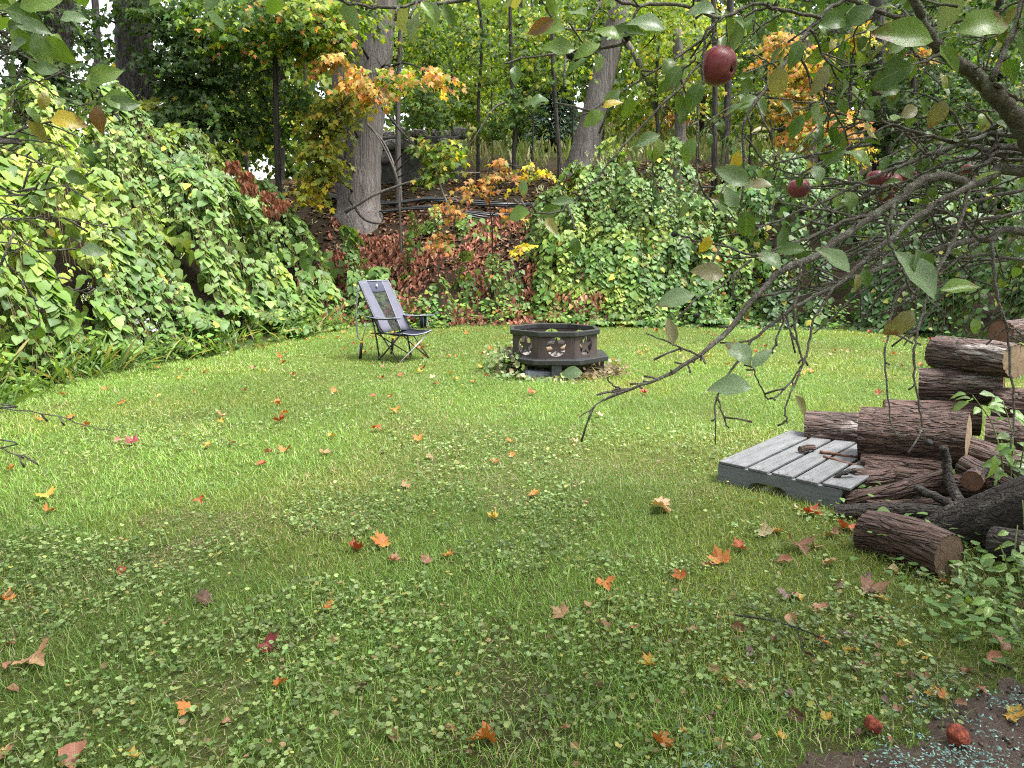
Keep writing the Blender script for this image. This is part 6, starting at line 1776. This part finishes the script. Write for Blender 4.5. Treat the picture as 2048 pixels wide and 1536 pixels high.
NEAR = [
    (78, 1330, 66, 'maple', 'tan', 'big flat tan maple leaf at the lower left of the lawn'), (18, 1345, 34, 'oval', 'pinkish', 'narrow pink brown leaf beside the big tan maple leaf'), (20, 1295, 32, 'oval', 'brown', 'curled brown leaf at the left edge above the tan maple leaf'),
    (26, 1388, 32, 'oval', 'brown', 'brown oval leaf below the narrow pink leaf at left'), (150, 1528, 84, 'oval', 'pinkish', 'long rolled pink brown leaf at the bottom edge'), (262, 1526, 30, 'maple', 'yellow', 'torn yellow leaf scrap at the bottom edge'), (8, 1520, 40, 'maple', 'tan', 'pale orange leaf at the bottom left corner'),
    (380, 1435, 46, 'maple', 'orange', 'upright curled orange brown leaf on the lower left lawn'), (450, 1455, 34, 'oval', 'tan', 'small curled tan leaf beside the upright orange brown leaf'), (563, 1385, 36, 'maple', 'orange', 'crumpled orange leaf low on the left lawn'), (535, 1305, 44, 'maple', 'crimson', 'folded crimson leaf standing in the clover'),
    (667, 1298, 34, 'oval', 'pinkish', 'dull pink oval leaf in the middle clover'), (413, 1210, 42, 'maple', 'dark brown', 'dark red brown curled leaf in the left clover'), (653, 1228, 28, 'maple', 'orange', 'small orange leaf above the dull pink leaf'), (240, 1152, 24, 'maple', 'red', 'small crimson red leaf on the left clover'), (115, 1142, 18, 'oval', 'brown', 'tiny brown red leaf on the left clover'),
    (258, 1085, 18, 'oval', 'orange', 'tiny orange oval leaf on the left lawn'), (12, 1205, 30, 'maple', 'orange', 'orange maple leaf at the left edge of the clover'), (95, 997, 40, 'maple', 'yellow', 'yellow orange maple leaf on the left lawn'), (95, 1026, 22, 'maple', 'orange', 'small orange leaf just below the yellow orange one'),
    (714, 1106, 38, 'maple', 'red', 'bright red maple leaf beside an orange one mid lawn'), (766, 1094, 46, 'maple', 'orange', 'orange red maple leaf right of the bright red leaf'), (785, 1130, 30, 'maple', 'pinkish', 'pinkish torn leaf below the orange red maple leaf'), (852, 1132, 26, 'maple', 'pinkish', 'small pink orange leaf in a row below the red leaf'), (894, 1122, 26, 'maple', 'orange', 'small bright orange leaf right of the pink orange one'),
    (732, 1388, 44, 'oval', 'dark brown', 'dark purple brown leaf on end in the lower lawn'), (788, 1480, 46, 'oval', 'brown', 'narrow brown leaf in the grass near the bottom'), (902, 1468, 32, 'oval', 'tan', 'pale peach round leaf near the bottom edge'), (972, 1500, 62, 'maple', 'orange', 'big bright orange curled maple leaf at the bottom edge'), (1316, 1500, 52, 'maple', 'orange', 'bright orange maple leaf at the bottom right of centre'),
    (1125, 1240, 40, 'maple', 'tan', 'pale pinkish tan maple leaf in the middle of the near lawn'), (1180, 1222, 38, 'oval', 'tan', 'tan oval leaf just right of the pale maple leaf'), (1210, 1262, 34, 'oval', 'brown', 'brown oval leaf below the tan oval leaf'), (1270, 1262, 34, 'oval', 'pinkish', 'pink brown curled leaf in the near lawn'), (1210, 1175, 40, 'maple', 'orange', 'orange and dark maple leaf on the right clover'), (1218, 1208, 24, 'maple', 'orange', 'small orange leaf below the orange and dark one'),
    (1316, 1026, 54, 'maple', 'tan', 'large peach coloured maple leaf in front of the pallet'), (1170, 1013, 20, 'oval', 'pinkish', 'small pink leaf left of the large peach leaf'), (988, 1044, 26, 'maple', 'yellow', 'small yellow leaf mid lawn above the clover'), (1066, 995, 26, 'maple', 'orange', 'small orange leaf mid lawn left of the pallet'), (1300, 1340, 40, 'maple', 'yellow', 'folded yellow and brown leaf in the near grass'), (1197, 1392, 46, 'oval', 'purple grey', 'dark grey purple leaf in the lower grass'), (1128, 1468, 30, 'oval', 'pinkish', 'small pink brown oval leaf in the lower grass'), (1152, 1510, 30, 'oval', 'tan', 'narrow tan leaf at the bottom edge'),
    (1432, 1350, 30, 'maple', 'tan', 'crumpled tan leaf in the right grass'), (1376, 1272, 32, 'maple', 'tan', 'cream and brown crumpled leaf in the right grass'), (1480, 1268, 44, 'oval', 'brown', 'chestnut brown folded leaf by the fallen twig'), (1360, 1164, 30, 'maple', 'orange', 'orange leaf at the edge of the right clover'), (1440, 1128, 46, 'maple', 'orange', 'orange red maple leaf in front of the log pile'), (1480, 1103, 34, 'maple', 'red', 'dark red maple leaf behind the orange red one'), (1525, 1075, 40, 'maple', 'pale', 'pale yellow maple leaf in front of the log pile'), (1550, 1070, 28, 'maple', 'orange', 'small orange leaf touching the pale yellow one'),
    (1620, 1033, 40, 'maple', 'red', 'bright red leaf below the pallet corner'), (1597, 1022, 34, 'oval', 'pale', 'whitish leaf beside the bright red one below the pallet'), (1695, 1067, 44, 'maple', 'red', 'red orange maple leaf against the loose front log'), (1595, 1103, 54, 'maple', 'brown', 'large curled brown leaf left of the loose front log'), (1630, 1098, 40, 'oval', 'tan', 'tan leaf beside the large curled brown leaf'), (1660, 1075, 50, 'oval', 'brown', 'long dull brown leaf tucked at the loose front log'), (1570, 1130, 36, 'oval', 'pinkish', 'pinkish brown leaf below the large curled brown leaf'), (1660, 1135, 34, 'oval', 'tan', 'flat tan oval leaf below the loose front log'),
    (1590, 1195, 30, 'oval', 'tan', 'small tan leaf in the right hand grass'), (1575, 1198, 38, 'maple', 'purple grey', 'purple brown leaf half hidden in the right grass'), (1735, 1188, 60, 'maple', 'brown', 'big brown leaf in the clover right of centre'), (1680, 1175, 40, 'oval', 'dark brown', 'dark brown curled leaf beside the big brown one'), (1800, 1130, 46, 'maple', 'brown', 'brown leaf under the end of the loose log'), (1790, 1150, 34, 'oval', 'pale', 'pale yellow scrap below the loose log'), (1890, 1172, 36, 'oval', 'tan', 'peach leaf near the corner weeds'),
    (1756, 1302, 28, 'oval', 'brown', 'round chestnut leaf on the right grass'), (1800, 1300, 20, 'maple', 'yellow', 'small yellow leaf right of the round chestnut leaf'), (1848, 1318, 38, 'oval', 'green', 'pale green pointed leaf on the right grass'), (1985, 1330, 56, 'oval', 'pinkish', 'long pinkish curled leaf at the right edge'), (2010, 1300, 50, 'oval', 'brown', 'brown leaf over the long pinkish one at the right edge'), (1935, 1350, 48, 'oval', 'brown', 'dull brown leaf above the bare soil'), (1795, 1365, 26, 'oval', 'tan', 'small tan leaf above the bare soil'), (1730, 1342, 28, 'oval', 'pinkish', 'pink leaf above the pecked apple'),
    (1885, 1405, 32, 'maple', 'orange', 'orange crumpled leaf on the soil edge'), (1920, 1418, 30, 'oval', 'brown', 'brown leaf on the soil behind the rotten red apple'), (1858, 1395, 30, 'maple', 'yellow', 'yellow scrap beside the orange crumpled leaf'), (2025, 1440, 48, 'maple', 'yellow', 'yellow and brown leaf at the right edge of the soil'), (1590, 1445, 50, 'oval', 'dark brown', 'dark brown narrow leaf in the grass by the soil'), (1560, 1488, 26, 'maple', 'yellow', 'yellow leaf near the bottom by the soil'), (1440, 1500, 46, 'oval', 'tan', 'speckled tan leaf lying near the bottom right'), (1515, 1495, 34, 'oval', 'tan', 'tan leaf scrap near the bottom right'),
    (1370, 1480, 22, 'maple', 'yellow', 'small yellow crumpled leaf near the bottom'), (1490, 1385, 38, 'maple', 'tan', 'light tan torn leaf on the right grass'), (1585, 1250, 44, 'oval', 'tan', 'long peach leaf under the fallen twig'), (1640, 1292, 34, 'maple', 'orange', 'orange leaf at the tip of the fallen twig'), (1752, 1240, 36, 'oval', 'brown', 'thin brown leaf right of the fallen twig'), (1960, 1390, 30, 'oval', 'pinkish', 'pink tan leaf at the soil near the weeds'),
    (833, 885, 24, 'maple', 'orange', 'orange leaf standing mid lawn'), (752, 865, 22, 'maple', 'red', 'orange red leaf mid lawn'), (571, 908, 24, 'maple', 'orange', 'orange leaf on the mid left lawn'), (560, 848, 26, 'maple', 'red', 'rust red leaf on the left lawn below the knotweed'), (266, 893, 28, 'maple', 'crimson', 'deep crimson leaf on the left lawn'), (990, 930, 20, 'maple', 'red', 'small red leaf mid lawn left of the pallet'), (1020, 888, 18, 'maple', 'orange', 'small orange leaf in the middle of the lawn'), (812, 975, 26, 'maple', 'tan', 'folded tan orange leaf mid lawn'), (360, 906, 22, 'oval', 'pale', 'pale yellow sliver on the left lawn'), (415, 900, 20, 'maple', 'yellow', 'yellow leaf on the left lawn'), (400, 1003, 20, 'maple', 'red', 'small red leaf with pale edge left of centre'), (85, 845, 22, 'maple', 'orange', 'orange leaf on the left lawn below the bare twig'), (22, 942, 18, 'maple', 'orange', 'orange leaf at the left edge above the low twig'),
    (970, 585, 0, 'maple', 'orange', None)]
for u, v, px, kind, colour, lab in NEAR:
    if lab: fallen(u, v, px, kind, colour, lab)
# the many small leaves farther out, told apart only by colour and area
zones = [('on the far lawn left of the camp chair', lambda x, y: (y > 7.0) & (x < -2.0)), ('on the far lawn between camp chair and fire pit', lambda x, y: (y > 7.0) & (x >= -2.0) & (x < .3)), ('on the far lawn right of the fire pit', lambda x, y: (y > 7.0) & (x >= .3)), ('on the mid lawn in front of the chair and fire pit', lambda x, y: (y <= 7.0))]
cnt = 0
while cnt < 175:
    x, y = in_view_xy(1, 4.6, 14.0, .2); x, y = float(x[0]), float(y[0])
    if lawn_d(np.array([x]), np.array([y]))[0] > -.05 or math.hypot(x - PIT[0], y - PIT[1]) < .7: continue
    if x > 1.0 and y < 5.6: continue
    if x > .8 and R.random() < .45: continue
    if y < 7 and x > 0 and R.random() < .5: continue
    colour = ['orange', 'orange', 'red', 'pinkish', 'tan', 'orange', 'yellow', 'red', 'pale'][int(R.integers(0, 9))]
    zn = next(z for z, f in zones if f(np.array(x), np.array(y)))
    fallen(0, 0, None, 'maple' if R.random() < .8 else 'oval', colour, f'small {colour} fallen leaf {zn}', f'small {colour} leaves {zn}', (x, y)); cnt += 1
# dull brown ones scattered at the near right
cnt = 0
while cnt < 60:
    u, v = R.uniform(1380, 2040), R.uniform(1090, 1500)
    q = G(u, v)
    if soil_mask(q[:1], q[1:2])[0] > .6: continue
    colour = ['brown', 'dark brown', 'tan', 'pinkish', 'purple grey', 'yellow'][int(R.integers(0, 6))]
    fallen(u, v, R.uniform(14, 30), 'oval' if R.random() < .7 else 'maple', colour, f'small {colour} leaf scrap in the grass below the log pile', f'{colour} leaf scraps below the log pile'); cnt += 1

# ------------------------------------------------------------------ twig on the grass
tw = Geo()
tp = lambda u, v: G(u, v, .05)
c0 = curve_pts([tp(1470, 1230), tp(1540, 1240), tp(1600, 1258), tp(1655, 1280)], 14); tw.tube(c0, np.linspace(.004, .0025, 14), 6, True, .15)
for a, b in [((1590, 1255), (1605, 1310)), ((1630, 1272), (1650, 1300)), ((1545, 1241), (1530, 1226))]:
    tw.tube(curve_pts([tp(*a), (tp(*a) + tp(*b)) / 2 + np.array([.004, 0, .01]), tp(*b)], 6), np.linspace(.003, .0015, 6), 5)
tag(tw.build('fallen_twig', M_LOGDARK), 'thin dark forked twig lying in the right hand grass', 'twig')


# ------------------------------------------------------------------ leafy weeds at the right edge beside the logs
def weed_sapling(name, label, stems, n_leaf, pal, size):
    base = np.mean([s[0] for s in stems], axis=0)
    root = empty(name, tuple(base))
    P_, T_, N_ = [], [], []
    for s in stems:
        c = curve_pts(s, 16); Geo().tube(c - base, np.linspace(.006, .002, 16), 6).build('stem', plain('green_stem', (.13, .16, .06)) if 'green_stem' not in bpy.data.materials else bpy.data.materials['green_stem'], root)
        for k in range(n_leaf):
            i = int(R.integers(4, 16)); a = R.random() * 6.28
            d = np.array([math.cos(a), math.sin(a), R.uniform(-.4, .3)])
            P_.append(c[i] + d * .035); T_.append(d + np.array([0, 0, -.2])); N_.append((R.uniform(-.4, .4), -.6, 1.0))
    pos = np.array(P_); n = len(pos)
    leaf_objects('leaf', LEAFSHAPES[0], pos, frames(np.array(T_), np.array(N_)), R.uniform(*size, n), pick(pal, n), M_NEARLEAF, root, 8)
    tag(root, label, 'plant')


PW = [(3, (.16, .26, .06)), (2, (.12, .21, .05)), (1, (.24, .33, .08))]
weed_sapling('leafy_sapling', 'light green leafy sapling standing in front of the stacked logs', [
    [G(2010, 1010), P(2005, 930, 3.7), P(1985, 850, 3.75), P(1945, 790, 3.8)], [G(2020, 1015), P(2022, 940, 3.7), P(2025, 870, 3.7), P(2005, 800, 3.75)], [G(2030, 1020), P(2040, 940, 3.65), P(2050, 880, 3.6)]], 16, PW, (.07, .11))
weed_sapling('leafy_weed', 'rounded light green weed at the right edge beside the mossy trunk', [
    [G(2040, 1180), P(2030, 1110, 2.7), P(2035, 1050, 2.72)], [G(2030, 1190), P(2015, 1130, 2.65), P(2000, 1090, 2.66)], [G(2060, 1190), P(2055, 1130, 2.6), P(2045, 1000, 2.65)]], 14, PW, (.04, .07))
weed_sapling('leafy_weed', 'low broad leaved weed in the grass below the mossy trunk', [
    [G(1985, 1235), P(1985, 1215, 2.52), P(1990, 1195, 2.53)], [G(2010, 1240), P(2015, 1215, 2.5), P(2030, 1200, 2.5)], [G(1960, 1225), P(1950, 1205, 2.58), P(1945, 1190, 2.6)]], 8, PW, (.04, .065))
weed_sapling('leafy_weed', 'small leafy weed growing at the sawn end of the loose log', [
    [G(1920, 1165), P(1915, 1145, 2.78), P(1920, 1125, 2.8)], [G(1940, 1165), P(1945, 1140, 2.78), P(1935, 1122, 2.8)]], 9, PW, (.03, .05))
# shaded ground cover around the log pile
n = 2600
x = R.uniform(1.5, 3.6, n); y = R.uniform(2.2, 4.6, n)
u, v, dd = project(np.column_stack([x, y, np.zeros(n)]))
k = (R.random(n) < smooth(1650, 2000, u) * .9); x, y = x[k], y[k]; n = len(x)
a = R.random(n) * 6.28
o = leaf_cloud('log_pile_weeds', T_HEART2, np.column_stack([x, y, H(x, y) + .02 + .13 * R.random(n)]), frames(np.column_stack([np.cos(a), np.sin(a), (R.random(n) - .5) * .5]), np.column_stack([(R.random((n, 2)) - .5) * .8, np.ones(n)])), .025 + .03 * R.random(n), pick([(3, (.07, .14, .03)), (2, (.11, .19, .05))], n), M_LEAF)
tag(o, 'low shaded weeds growing around the log pile', 'weeds', kind='stuff')
